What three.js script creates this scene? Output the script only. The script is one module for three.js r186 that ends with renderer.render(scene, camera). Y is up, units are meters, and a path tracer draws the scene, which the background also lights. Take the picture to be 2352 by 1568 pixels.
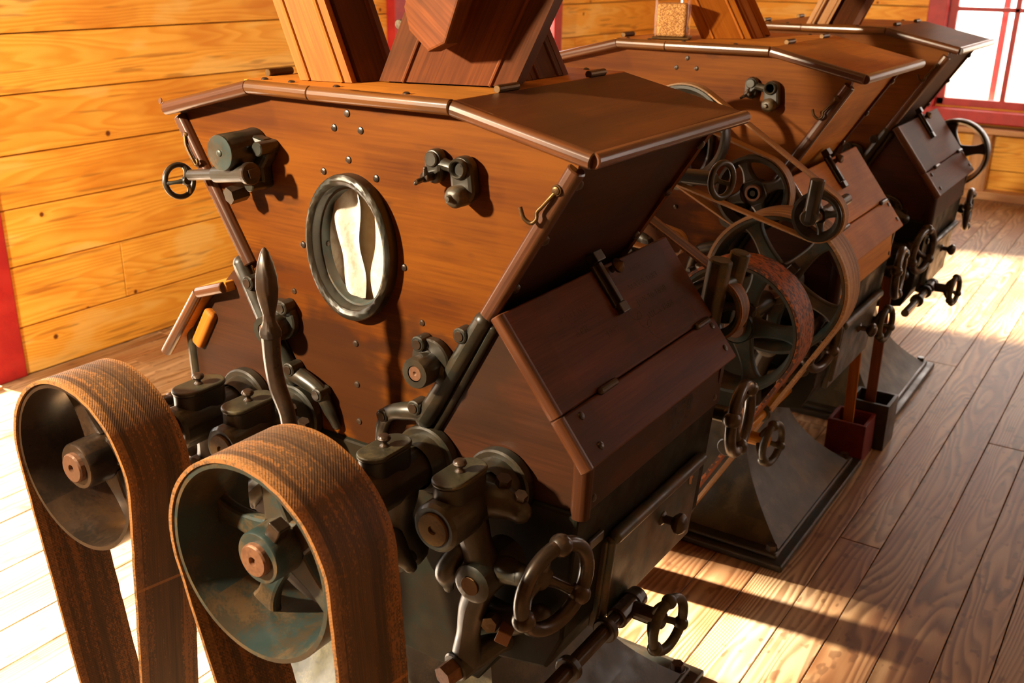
import * as THREE from 'three';
import { RoundedBoxGeometry } from 'three/addons/geometries/RoundedBoxGeometry.js';
import { mergeGeometries, mergeVertices, toCreasedNormals } from 'three/addons/utils/BufferGeometryUtils.js';
import { RectAreaLightUniformsLib } from 'three/addons/lights/RectAreaLightUniformsLib.js';

// ---------------------------------------------------------------- camera, sky, sun, lamp, exposure
const scene = new THREE.Scene();
const camera = new THREE.PerspectiveCamera(2 * Math.atan(784 / 2330) * 180 / Math.PI, 2352 / 1568, 0.05, 80);
camera.rotation.order = 'YXZ';
camera.position.set(1.14, 1.6, 1.254);
camera.rotation.set(-20.6 * Math.PI / 180, 33.3 * Math.PI / 180, 0.8 * Math.PI / 180);
camera.focus = 1.8; camera.userData.fStop = 6.5;
const renderer = new THREE.WebGLRenderer();
renderer.toneMapping = THREE.LinearToneMapping;
renderer.toneMappingExposure = 1.22;
renderer.shadowMap.enabled = true;
scene.background = new THREE.Color().setRGB(1.0, 0.94, 0.84);
scene.backgroundIntensity = 6;
const sun = new THREE.DirectionalLight(new THREE.Color().setRGB(1, 0.87, 0.7), 52);
sun.position.set(-8.6, 4.9, 0.75); sun.target.position.set(0, 0, -0.4);
sun.castShadow = true; sun.shadow.radius = 7;
sun.shadow.camera.left = -8; sun.shadow.camera.right = 8; sun.shadow.camera.top = 8; sun.shadow.camera.bottom = -8; sun.shadow.camera.far = 40;
scene.add(sun, sun.target);
RectAreaLightUniformsLib.init();
// the photographer's lamp, left of the camera and above it
const flash = new THREE.SpotLight(new THREE.Color().setRGB(1, 0.82, 0.57), 67, 0, 1.45, 1, 2);
flash.position.set(-1.12, 2.12, 2.0); flash.target.position.set(-0.1, 0.95, -0.6);
flash.castShadow = true; flash.shadow.radius = 3.5;
scene.add(flash, flash.target);

// ---------------------------------------------------------------- helpers
const V2 = (x, y) => new THREE.Vector2(x, y), V3 = (x, y, z) => new THREE.Vector3(x, y, z);
function rng(seed) { let a = seed >>> 0; return () => { a |= 0; a = a + 0x6D2B79F5 | 0; let t = Math.imul(a ^ a >>> 15, 1 | a); t = t + Math.imul(t ^ t >>> 7, 61 | t) ^ t; return ((t ^ t >>> 14) >>> 0) / 4294967296; }; }
const rand = rng(4711);
const rr = (a, b, r = rand) => a + (b - a) * r();
const clamp = (x, a = 0, b = 1) => Math.min(b, Math.max(a, x));
const smooth = (x, a, b) => { const t = clamp((x - a) / (b - a)); return t * t * (3 - 2 * t); };
const PERM = new Float32Array(65536); { const r = rng(99); for (let i = 0; i < 65536; i++) PERM[i] = r(); }
function vnoise(x, y, px = 4096, py = 4096, s = 0) {       // value noise that repeats every px, py cells
  const xi = Math.floor(x), yi = Math.floor(y), fx = x - xi, fy = y - yi, u = fx * fx * (3 - 2 * fx), v = fy * fy * (3 - 2 * fy);
  const m = (a, n) => ((a % n) + n) % n, h = (a, b) => PERM[(m(a, px) * 131 + m(b, py) * 7919 + s * 2713) & 65535];
  const a = h(xi, yi), b = h(xi + 1, yi), c = h(xi, yi + 1), d = h(xi + 1, yi + 1);
  return a + (b - a) * u + (c - a) * v + (a - b - c + d) * u * v;
}
function fbm(u, v, fx, fy, oct = 4, s = 0) {                // u, v in 0..1, tileable
  let t = 0, a = 0.5, n = 0;
  for (let i = 0; i < oct; i++) { t += a * vnoise(u * fx, v * fy, fx, fy, s + i * 17); n += a; a *= 0.5; fx *= 2; fy *= 2; }
  return t / n;
}
function tex(w, h, paint, srgb = true, repeatX = 1, repeatY = 1) {  // paint(u, v) gives [r, g, b] 0..255
  const d = new Uint8Array(w * h * 4);
  for (let y = 0; y < h; y++) for (let x = 0; x < w; x++) {
    const c = paint((x + 0.5) / w, (y + 0.5) / h), o = (y * w + x) * 4;
    d[o] = clamp(c[0], 0, 255); d[o + 1] = clamp(c[1], 0, 255); d[o + 2] = clamp(c[2], 0, 255); d[o + 3] = 255;
  }
  const t = new THREE.DataTexture(d, w, h, THREE.RGBAFormat);
  t.wrapS = t.wrapT = THREE.RepeatWrapping; t.magFilter = THREE.LinearFilter; t.minFilter = THREE.LinearMipmapLinearFilter; t.generateMipmaps = true;
  if (srgb) t.colorSpace = THREE.SRGBColorSpace;
  t.repeat.set(repeatX, repeatY); t.needsUpdate = true;
  return t;
}
const mix3 = (a, b, t) => [a[0] + (b[0] - a[0]) * t, a[1] + (b[1] - a[1]) * t, a[2] + (b[2] - a[2]) * t];
// flat-sawn board pattern: rings around a wandering pith, fibres along u; returns {ring 0..1, fibre 0..1, knot 0..1}
function grain(u, v, o) {
  const { L, W, s = 0, ring = 60, wander = 0.05, knots = [] } = o;
  const x = u * L, y = v * W;
  let cy = 0, depth = 0, kn = 0;
  cy = (fbm(u, v, Math.max(1, Math.round(L * 1.2)), Math.max(1, Math.round(W * 5)), 3, s) - 0.5) * wander * 2;
  depth = fbm(u, v, Math.max(1, Math.round(L * 0.9)), Math.max(1, Math.round(W * 7)), 3, s + 5);
  const band = o.band || 0.25, lane = Math.floor(y / band), yy = y - (lane + 0.5) * band + (PERM[(lane * 97 + s * 13) & 65535] - 0.5) * band * 0.5;
  let r = Math.hypot(yy + cy, 0.03 + depth * 0.16);
  for (const k of knots) {
    let dx = (u - k[0]) * L, dy = (v - k[1]) * W; dx -= Math.round(dx / L) * L; dy -= Math.round(dy / W) * W;
    const q = Math.hypot(dx * 0.45, dy) / k[2];
    if (q < 6) { r += k[2] * 0.9 * Math.exp(-q * q * 0.35) * (dy > 0 ? 1 : -1) * (k[3] || 1); const q2 = Math.hypot(dx, dy) / k[2]; kn = Math.max(kn, 1 - smooth(q2, 0.55, 1.1)); }
  }
  const f = r * ring, p = f - Math.floor(f);
  const ringv = p < 0.78 ? smooth(p, 0.1, 0.78) : 1 - smooth(p, 0.78, 1);
  const fib = vnoise(u * L * 14, v * W * 900, Math.round(L * 14), Math.round(W * 900), s + 3) * 0.6 + vnoise(u * L * 40, v * W * 420, Math.round(L * 40), Math.round(W * 420), s + 4) * 0.4;
  return { ring: ringv, fib, knot: kn };
}

// geometry helpers -----------------------------------------------------------------------------
const flat = (g) => { const n = g.index ? g.toNonIndexed() : g; for (const k of Object.keys(n.attributes)) if (!['position', 'normal', 'uv'].includes(k)) n.deleteAttribute(k); return n; };
function boxUV(g, grainAxis = 'x', ou = 0, ov = 0) {        // uv in metres, u along the grain
  g = flat(g);
  const p = g.attributes.position, uv = new Float32Array(p.count * 2), a = V3(), b = V3(), c = V3(), n = V3();
  const ax = { x: 0, y: 1, z: 2 }[grainAxis];
  for (let i = 0; i < p.count; i += 3) {
    a.fromBufferAttribute(p, i); b.fromBufferAttribute(p, i + 1); c.fromBufferAttribute(p, i + 2);
    n.copy(b).sub(a).cross(c.clone().sub(a));
    const q = [Math.abs(n.x), Math.abs(n.y), Math.abs(n.z)], d = q.indexOf(Math.max(...q));
    let iu, iv;
    if (d === ax) { iu = (ax + 1) % 3; iv = (ax + 2) % 3; } else { iu = ax; iv = 3 - ax - d; }
    [a, b, c].forEach((w, k) => { const e = w.toArray(); uv[(i + k) * 2] = e[iu] + ou; uv[(i + k) * 2 + 1] = e[iv] + ov; });
  }
  g.setAttribute('uv', new THREE.BufferAttribute(uv, 2));
  return g;
}
const merge = (list) => list.length === 1 ? flat(list[0]) : mergeGeometries(list.map(flat));
const move = (g, x, y, z) => g.translate(x, y, z);
const rot = (g, x = 0, y = 0, z = 0) => g.applyMatrix4(new THREE.Matrix4().makeRotationFromEuler(new THREE.Euler(x, y, z)));
const box = (w, h, d, x = 0, y = 0, z = 0, r = 0, gax = 'x', seg = 2) => {
  const g = r > 0 ? new RoundedBoxGeometry(w, h, d, seg, r) : new THREE.BoxGeometry(w, h, d);
  return move(boxUV(g, gax, rand() * 5, rand() * 5), x, y, z);
};
function orient(g, dir, at = [0, 0, 0]) {                   // +y of g towards dir
  g.applyQuaternion(new THREE.Quaternion().setFromUnitVectors(V3(0, 1, 0), V3(...dir).normalize()));
  return g.translate(...at);
}
function lathe(profile, dir = [0, 1, 0], at = [0, 0, 0], seg = 28) {   // profile [[radius, height]...]
  const g = toCreasedNormals(new THREE.LatheGeometry(profile.map((p) => V2(Math.max(p[0], 0.00001), p[1])), seg), 0.7);
  return orient(boxUV(g, 'y', rand(), rand()), dir, at);
}
const disc = (r, h, dir, at, seg = 24, bev = 0.15) => { const b = Math.min(r, h) * bev; return lathe([[0, 0], [r - b, 0], [r, b], [r, h - b], [r - b, h], [0, h]], dir, at, seg); };
function ext(pts, depth, z0 = 0, bevel = 0, holes = [], curve = 12) {  // outline in x, y pushed along +z from z0
  const s = pts instanceof THREE.Shape ? pts : new THREE.Shape(pts.map((p) => V2(p[0], p[1])));
  for (const h of holes) s.holes.push(h);
  const g = new THREE.ExtrudeGeometry(s, { depth: depth - 2 * bevel, bevelEnabled: bevel > 0, bevelSize: bevel, bevelThickness: bevel, bevelOffset: -bevel, bevelSegments: 2, curveSegments: curve });
  return boxUV(g.translate(0, 0, z0 + bevel), 'x', rand(), rand());
}
function tube(pts, r, seg = 24, rad = 10, closed = false) {
  const c = new THREE.CatmullRomCurve3(pts.map((p) => V3(...p)), closed, 'centripetal');
  return boxUV(new THREE.TubeGeometry(c, seg, r, rad, closed), 'y', rand(), rand());
}
function taper(pts, radii, seg = 40, rad = 14) {            // a bar of changing thickness along points, ends closed
  const c = new THREE.CatmullRomCurve3(pts.map((p) => V3(...p)), false, 'centripetal');
  const g = new THREE.TubeGeometry(c, seg, 1, rad, false), p = g.attributes.position, v = V3(), w = V3();
  for (let i = 0; i <= seg; i++) {
    const t = i / seg, q = t * (radii.length - 1), k = Math.min(radii.length - 2, Math.floor(q)), f = q - k, e = f * f * (3 - 2 * f), r = radii[k] + (radii[k + 1] - radii[k]) * e;
    c.getPointAt(t, v);
    for (let j = 0; j <= rad; j++) { const n = i * (rad + 1) + j; w.fromBufferAttribute(p, n).sub(v).multiplyScalar(r).add(v); p.setXYZ(n, w.x, w.y, w.z); }
  }
  g.computeVertexNormals();
  const ends = [0, 1].map((t) => { const s = new THREE.SphereGeometry(radii[t ? radii.length - 1 : 0], 12, 8); const a = c.getPointAt(t); return s.translate(a.x, a.y, a.z); });
  return boxUV(merge([g, ...ends]), 'y', rand(), rand());
}
const hex = (r, h, dir, at) => { const g = new THREE.CylinderGeometry(r * 0.93, r, h, 6).toNonIndexed(); g.computeVertexNormals(); return orient(boxUV(g.translate(0, h / 2, 0), 'y', rand(), rand()), dir, at); };
const dome = (r, dir, at, hgt = 0.6) => lathe([[0, r * hgt], [r * 0.5, r * hgt * 0.88], [r * 0.85, r * hgt * 0.5], [r, 0], [r, -0.002]], dir, at, 14);
function slab(a, b, t, z0, z1, r = 0.006) {                 // a board between two points a, b of the x, y plane (its top), thickness t below, z0..z1
  const dx = b[0] - a[0], dy = b[1] - a[1], l = Math.hypot(dx, dy);
  const g = boxUV(new RoundedBoxGeometry(l, t, z1 - z0, 3, Math.min(r, t * 0.49)), 'z', rand() * 3, rand() * 3);
  g.translate(l / 2, -t / 2, (z0 + z1) / 2); g.rotateZ(Math.atan2(dy, dx)); g.translate(a[0], a[1], 0);
  return g;
}
const rod = (a, b, r, seg = 16) => { const d = V3(...b).sub(V3(...a)), l = d.length(); return lathe([[0, 0], [r * 0.85, 0], [r, r * 0.15], [r, l - r * 0.15], [r * 0.85, l], [0, l]], d.toArray(), a, seg); };
// a band that follows a closed or open run of points in x, y, from z0 to z1
function band(pts, z0, z1, t, closed, wob = 0) {
  const n = pts.length, pos = [], nor = [], uv = [], idx = [];
  let len = 0; const W = z1 - z0;
  const m = closed ? n + 1 : n;
  for (let i = 0; i < m; i++) {
    const p = pts[i % n], a = pts[closed ? (i - 1 + n) % n : Math.max(0, i - 1)], b = pts[closed ? (i + 1) % n : Math.min(n - 1, i + 1)];
    const tx = b[0] - a[0], ty = b[1] - a[1], l = Math.hypot(tx, ty) || 1, nx = ty / l, ny = -tx / l;
    if (i > 0) { const q = pts[(i - 1) % n]; len += Math.hypot(p[0] - q[0], p[1] - q[1]); }
    const e0 = wob * (vnoise(len * 60, 1.5) - 0.5), e1 = wob * (vnoise(len * 60, 7.5) - 0.5), za = z0 + e0, zb = z1 + e1;
    const o = [p[0] + nx * t, p[1] + ny * t];
    const ring = [[o, za, nx, ny, 0, 0], [o, zb, nx, ny, 0, 1], [o, zb, 0, 0, 1, 1], [p, zb, 0, 0, 1, 1.03], [p, zb, -nx, -ny, 0, 1], [p, za, -nx, -ny, 0, 0], [p, za, 0, 0, -1, 0], [o, za, 0, 0, -1, -0.03]];
    for (const [q, z, a1, b1, c1, vv] of ring) { pos.push(q[0], q[1], z); nor.push(a1, b1, c1); uv.push(len, vv * 0.15); }
    if (i > 0) for (const k of [0, 2, 4, 6]) { const s = (i - 1) * 8 + k, e = i * 8 + k; idx.push(s, e, s + 1, s + 1, e, e + 1); }
  }
  const g = new THREE.BufferGeometry();
  g.setAttribute('position', new THREE.Float32BufferAttribute(pos, 3)); g.setAttribute('normal', new THREE.Float32BufferAttribute(nor, 3)); g.setAttribute('uv', new THREE.Float32BufferAttribute(uv, 2)); g.setIndex(idx);
  return g;
}
// outline of a belt round circles [[x, y, r], ...] given as tangent arcs: [cx, cy, r, angle0, angle1]
const arc = (cx, cy, r, a0, a1, n = 40) => Array.from({ length: n + 1 }, (_, i) => { const a = (a0 + (a1 - a0) * i / n) * Math.PI / 180; return [cx + r * Math.cos(a), cy + r * Math.sin(a)]; });
function line(a, b, n = 12) { return Array.from({ length: n }, (_, i) => [a[0] + (b[0] - a[0]) * (i + 1) / (n + 1), a[1] + (b[1] - a[1]) * (i + 1) / (n + 1)]); }
function round2(c1, c2) {                                    // open belt round two circles, anticlockwise
  const [x1, y1, r1] = c1, [x2, y2, r2] = c2, d = Math.hypot(x2 - x1, y2 - y1), base = Math.atan2(y2 - y1, x2 - x1) * 180 / Math.PI, off = Math.acos((r1 - r2) / d) * 180 / Math.PI;
  const A = arc(x1, y1, r1, base + off, base - off + 360), B = arc(x2, y2, r2, base - off, base + off);
  return [...A, ...line(A[A.length - 1], B[0], 30), ...B, ...line(B[B.length - 1], A[0], 30)];
}
function mesh(name, g, m, parent, label) {
  const o = new THREE.Mesh(Array.isArray(g) ? merge(g) : g, m);
  o.name = name; o.castShadow = o.receiveShadow = true; if (label) o.userData.label = label;
  parent.add(o); return o;
}
const taken = {};
const numbered = (n) => { const k = taken[n] = (taken[n] ?? -1) + 1; return k ? n + '_' + String(k).padStart(3, '0') : n; };
function thing(name, label, category, at = [0, 0, 0], group) {
  const o = new THREE.Group(); o.name = numbered(name); o.position.set(...at); scene.add(o);
  o.userData = { label, category }; if (group) o.userData.group = group;
  return o;
}
function structure(name, at = [0, 0, 0]) { const o = new THREE.Group(); o.name = name; o.position.set(...at); o.userData = { kind: 'structure' }; scene.add(o); return o; }

// ---------------------------------------------------------------- materials
const std = (o) => new THREE.MeshPhysicalMaterial(o);
const knotsWall = [[0.13, 0.1, 0.012], [0.42, 0.33, 0.016], [0.71, 0.18, 0.01], [0.86, 0.62, 0.018], [0.27, 0.72, 0.013], [0.55, 0.88, 0.015], [0.05, 0.5, 0.009], [0.63, 0.5, 0.011]];
const wallTex = tex(2048, 1024, (u, v) => {
  const g = grain(u, v, { L: 2.4, W: 1.2, s: 3, ring: 75, band: 0.21, knots: knotsWall });
  const blotch = fbm(u, v, 7, 9, 4, 50), dirt = fbm(u, v, 10, 70, 3, 60);
  let c = mix3([252, 194, 84], [228, 150, 42], g.ring * 0.5 + g.fib * 0.18);
  c = mix3(c, [196, 112, 26], smooth(blotch, 0.5, 0.8) * 0.35);
  c = mix3(c, [254, 218, 140], smooth(blotch, 0.44, 0.3) * 0.5);
  c = mix3(c, [110, 62, 26], smooth(dirt, 0.64, 0.8) * 0.3);
  return mix3(c, [92, 44, 14], g.knot * 0.85);
}, true, 1 / 2.4, 1 / 1.2);
const wallMats = [[1, 1, 1], [0.97, 0.94, 0.9], [1.0, 0.97, 0.93], [0.93, 0.89, 0.84]].map((c, i) => std({ name: 'pine_wall_' + i, map: wallTex, color: new THREE.Color().setRGB(...c), roughness: 0.5, specularIntensity: 0.4 }));
const knotsFloor = [[0.2, 0.22, 0.012], [0.52, 0.7, 0.013], [0.83, 0.42, 0.01], [0.34, 0.9, 0.011]];
const floorPaint = (u, v) => {
  const g = grain(u, v, { L: 2.2, W: 1.1, s: 11, ring: 95, band: 0.14, wander: 0.06, knots: knotsFloor });
  const wear = fbm(u, v, 5, 8, 4, 70), sp = fbm(u, v, 60, 60, 2, 80);
  let c = mix3([194, 162, 122], [112, 80, 50], g.ring * 0.8 + g.fib * 0.15);
  c = mix3(c, [174, 154, 130], smooth(wear, 0.5, 0.72) * 0.55);
  c = mix3(c, [124, 72, 38], smooth(wear, 0.46, 0.3) * 0.4);
  c = mix3(c, [66, 40, 22], smooth(sp, 0.68, 0.82) * 0.35);
  return mix3(c, [70, 36, 16], g.knot * 0.85);
};
const floorTex = tex(2048, 1024, floorPaint, true, 1 / 2.2, 1 / 1.1);
const floorBump = floorTex.clone(); floorBump.colorSpace = THREE.NoColorSpace; floorBump.needsUpdate = true;
const floorMats = [[1, 1, 1], [0.88, 0.84, 0.8], [0.97, 0.9, 0.83], [0.8, 0.73, 0.66]].map((c, i) => std({ name: 'floor_pine_' + i, map: floorTex, color: new THREE.Color().setRGB(...c), roughness: 0.44, bumpMap: floorBump, bumpScale: -0.001 }));
function varnished(a, b, stain, s, o = {}) {
  return tex(1024, 1024, (u, v) => {
    const f1 = vnoise(u * 10, v * 420, 10, 420, s), f2 = vnoise(u * 34, v * 900, 34, 900, s + 1), low = fbm(u, v, 3, 26, 4, s + 2), bl = fbm(u, v, 5, 6, 5, s + 3), sp = vnoise(u * 700, v * 700, 700, 700, s + 9);
    let c = mix3(a, b, clamp(f1 * 0.4 + f2 * 0.2 + (low - 0.5) * 1.5 + 0.2));
    c = mix3(c, stain, smooth(bl, 0.5, 0.72) * (o.stain ?? 0.5));
    if (o.dots && sp > 1 - o.dots) c = mix3(c, [120, 92, 60], 0.5);
    return c;
  }, true, 1 / 0.9, 1 / 0.9);
}
const panelTex = tex(1024, 1024, (u, v) => {      // 1.1 m square, the stains sit where the photograph has them: in the lower half
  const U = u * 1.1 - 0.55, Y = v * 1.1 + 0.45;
  const f1 = vnoise((u + (v * 0.06)) * 10, v * 380, 10, 380, 21), f2 = vnoise(u * 40, v * 800, 40, 800, 22), low = fbm(u, v, 3, 20, 4, 23), bl = fbm(u, v, 7, 8, 5, 24), bl2 = fbm(u, v, 9, 44, 5, 31);
  let c = mix3([110, 60, 7], [78, 36, 3], clamp(f1 * 0.42 + f2 * 0.22 + (low - 0.5) * 1.6 + 0.2));
  c = mix3(c, [120, 66, 9], smooth(bl, 0.5, 0.35) * 0.25);
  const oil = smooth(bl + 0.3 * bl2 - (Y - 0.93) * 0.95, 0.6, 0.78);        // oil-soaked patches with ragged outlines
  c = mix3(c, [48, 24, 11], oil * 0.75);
  const spot = smooth(bl2, 0.66, 0.84); c = mix3(c, [54, 26, 9], spot * 0.5);
  return c;
}, true, 1 / 1.1, 1 / 1.1);
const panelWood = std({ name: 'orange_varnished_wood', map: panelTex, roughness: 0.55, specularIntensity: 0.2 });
const darkWood = std({ name: 'dark_varnished_wood', map: varnished([72, 37, 15], [48, 24, 9], [40, 24, 12], 31, { stain: 0.6, dots: 0.0012 }), roughness: 0.55, specularIntensity: 0.4, clearcoat: 0.06, clearcoatRoughness: 0.35 });
const roofWood = std({ name: 'red_brown_roof_wood', map: varnished([106, 54, 22], [72, 36, 13], [60, 36, 18], 36, { stain: 0.55, dots: 0.0014 }), roughness: 0.55, specularIntensity: 0.35 });
const lidWood = std({ name: 'brown_lid_wood', map: varnished([108, 60, 20], [78, 40, 13], [66, 40, 17], 41, { stain: 0.5, dots: 0.0016 }), roughness: 0.5, specularIntensity: 0.5, clearcoat: 0.06, clearcoatRoughness: 0.25 });
const nosingWood = std({ name: 'golden_nosing', map: varnished([124, 76, 28], [82, 46, 17], [70, 42, 20], 55), roughness: 0.34, clearcoat: 0.4, clearcoatRoughness: 0.22 });
const mouldWood = std({ name: 'moulding_wood', map: varnished([104, 60, 30], [62, 32, 18], [52, 32, 20], 51), roughness: 0.34, clearcoat: 0.5, clearcoatRoughness: 0.22 });
const freshWood = std({ name: 'light_brown_wood', map: varnished([210, 138, 50], [170, 102, 28], [142, 88, 34], 61), roughness: 0.6, specularIntensity: 0.4 });
const spoutLight = std({ name: 'honey_spout_wood', map: varnished([186, 112, 34], [142, 76, 18], [128, 66, 20], 71, { stain: 0.3 }), roughness: 0.6, specularIntensity: 0.3 });
const spoutDark = std({ name: 'red_brown_spout_wood', map: varnished([122, 66, 32], [72, 38, 20], [64, 40, 24], 81, { stain: 0.5, dots: 0.001 }), roughness: 0.6, specularIntensity: 0.35 });
const bareWood = std({ name: 'bare_wood', map: varnished([206, 160, 110], [168, 118, 70], [150, 104, 66], 91), roughness: 0.6 });
const ironTex = (a, b, dust, s, amt) => tex(512, 512, (u, v) => {
  const n = fbm(u, v, 6, 6, 5, s) + 0.25 * (vnoise(u * 90, v * 90, 90, 90, s + 2) - 0.5), d = fbm(u, v, 9, 9, 6, s + 7) + 0.22 * (vnoise(u * 160, v * 160, 160, 160, s + 5) - 0.5), sp = vnoise(u * 300, v * 300, 300, 300, s + 9);
  let c = mix3(a, b, smooth(n, 0.35, 0.65));
  c = mix3(c, dust, smooth(d, 0.42, 0.78) * amt);
  if (sp > 0.965) c = mix3(c, dust, 0.5);
  return c;
}, true, 1 / 0.35, 1 / 0.35);
const rough = (lo, hi, s) => tex(256, 256, (u, v) => { const q = lo + (hi - lo) * fbm(u, v, 9, 9, 4, s); return [q, q, q]; }, false, 1 / 0.3, 1 / 0.3);
const ironRough = rough(60, 150, 5);
const iron = std({ name: 'black_green_iron', map: ironTex([31, 32, 25], [37, 30, 20], [76, 58, 36], 101, 0.4), roughnessMap: ironRough, roughness: 1, specularIntensity: 1.0, clearcoat: 0.25, clearcoatRoughness: 0.35 });
const ironBlue = std({ name: 'blue_green_iron', map: ironTex([38, 52, 50], [58, 48, 34], [98, 72, 44], 111, 0.7), roughnessMap: ironRough, roughness: 1.1, clearcoat: 0.1, clearcoatRoughness: 0.4 });
const ironBrown = std({ name: 'worn_brown_iron', map: ironTex([58, 42, 30], [40, 31, 24], [84, 60, 38], 121, 0.4), roughnessMap: ironRough, roughness: 0.85, metalness: 0.35, clearcoat: 0.3, clearcoatRoughness: 0.3 });
const ironBody = std({ name: 'iron_body', map: ironTex([29, 32, 26], [34, 28, 20], [54, 43, 28], 131, 0.3), roughnessMap: ironRough, roughness: 1.2, specularIntensity: 0.18 });
const dustIron = std({ name: 'dusty_lid_iron', map: ironTex([52, 48, 32], [42, 39, 29], [92, 80, 52], 141, 0.6), roughnessMap: ironRough, roughness: 1.1, clearcoat: 0.15, clearcoatRoughness: 0.4 });
const brass = std({ name: 'tarnished_brass', map: ironTex([104, 76, 40], [84, 60, 32], [64, 46, 28], 151, 0.4), metalness: 0.7, roughness: 0.42 });
const steel = std({ name: 'worn_steel', map: ironTex([140, 130, 112], [110, 98, 82], [82, 64, 48], 161, 0.5), metalness: 0.7, roughness: 0.42 });
const copper = std({ name: 'brown_shaft_end', map: ironTex([128, 88, 62], [104, 70, 50], [92, 72, 56], 171, 0.3), metalness: 0.3, roughness: 0.5 });
const beltPaint = (base, worn, edge, s, am) => tex(2048, 256, (u, v) => {
  const streak = fbm(u, v, 3, 9, 4, s), speck = vnoise(u * 900, v * 90, 900, 90, s + 4), speck2 = vnoise(u * 420, v * 50, 420, 50, s + 5), w = fbm(u, v, 14, 12, 4, s + 6), fine = vnoise(u * 30, v * 110, 30, 110, s + 8);
  let c = mix3(base, mix3(base, worn, 0.35), fine);
  c = mix3(c, worn, smooth(streak * 0.75 + w * 0.35 + (speck - 0.5) * 0.3 + (speck2 - 0.5) * 0.22, 0.5, 0.72) * am);
  c = mix3(c, [44, 28, 18], smooth(fbm(u, v, 5, 14, 4, s + 30), 0.55, 0.75) * 0.5);
  const weave = Math.sin((u * 1.8 + v * 0.15) * 2200) * 0.5 + 0.5; c = mix3(c, [36, 24, 14], weave * 0.16);
  if (v > 0.87) c = mix3(c, edge, 0.35 + 0.35 * speck2);
  if (Math.abs(v - 0.955) < 0.006 || Math.abs(v - 0.06) < 0.006) c = mix3(c, (u * 300) % 1 < 0.6 ? [178, 142, 96] : [50, 30, 18], 0.5);
  if (Math.abs(u - 0.335 - v * 0.01) < 0.0016) c = mix3(c, [190, 130, 72], 0.6);
  return c;
}, true, 1 / 1.8, 1 / 0.15);
const beltMat = std({ name: 'canvas_belt', map: beltPaint([78, 58, 40], [162, 106, 52], [176, 124, 72], 201, 0.85), roughness: 0.62, bumpMap: tex(1024, 256, (u, v) => { const q = 128 + 90 * Math.sin((u * 1.8 + v * 0.15) * 1100) * (0.6 + 0.4 * vnoise(u * 200, v * 60, 200, 60, 6)); return [q, q, q]; }, false, 1 / 1.8, 1 / 0.15), bumpScale: 0.0006 });
const beltTan = std({ name: 'tan_belt', map: beltPaint([150, 110, 70], [208, 162, 106], [220, 180, 124], 211, 0.7), roughness: 0.65 });
const beltOrange = std({ name: 'cracked_orange_belt', map: tex(2048, 256, (u, v) => {
  const crack = fbm(u, v, 240, 30, 3, 221), w = fbm(u, v, 10, 6, 3, 222);
  let c = mix3([176, 96, 36], [140, 72, 28], w);
  return mix3(c, [58, 32, 18], smooth(crack + (Math.abs(v - 0.5) - 0.2) * 0.25, 0.5, 0.58) * 0.85);
}, true, 1 / 1.8, 1 / 0.15), roughness: 0.6 });
const redPaint = std({ name: 'red_paint', map: ironTex([176, 34, 34], [160, 28, 30], [190, 60, 52], 231, 0.3), roughness: 0.45 });
const darkRed = std({ name: 'dark_red_paint', map: ironTex([110, 28, 26], [92, 24, 22], [80, 34, 28], 241, 0.3), roughness: 0.5 });
const ochre = std({ name: 'ochre_paint', map: ironTex([196, 136, 34], [176, 118, 28], [140, 96, 30], 251, 0.3), roughness: 0.5 });
const paper = std({ name: 'cream_paper', map: ironTex([238, 222, 194], [230, 210, 178], [214, 188, 150], 261, 0.3), roughness: 0.85 });
const clothMat = std({ name: 'white_cloth', map: ironTex([226, 220, 208], [214, 206, 192], [176, 150, 120], 271, 0.35), roughness: 0.95 });
const glass = std({ name: 'clear_glass', color: 0xffffff, transmission: 1, thickness: 0, roughness: 0.03, ior: 1.5 });
const grainMat = std({ name: 'wheat_grain', map: tex(256, 256, (u, v) => { const n = vnoise(u * 60, v * 90, 60, 90, 7), m = vnoise(u * 110, v * 130, 110, 130, 8); return mix3([214, 160, 92], [140, 88, 40], smooth(n * 0.6 + m * 0.4, 0.35, 0.65)); }, true, 1 / 0.12, 1 / 0.12), roughness: 0.8 });
const plaster = std({ name: 'ceiling_boards', color: new THREE.Color().setRGB(0.32, 0.19, 0.08), roughness: 0.8 });
const yard = std({ name: 'yard_gravel', map: tex(256, 256, (u, v) => { const n = fbm(u, v, 30, 30, 3, 9); return mix3([190, 176, 150], [150, 138, 116], n); }, true, 0.5, 0.5), roughness: 0.95 });

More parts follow.
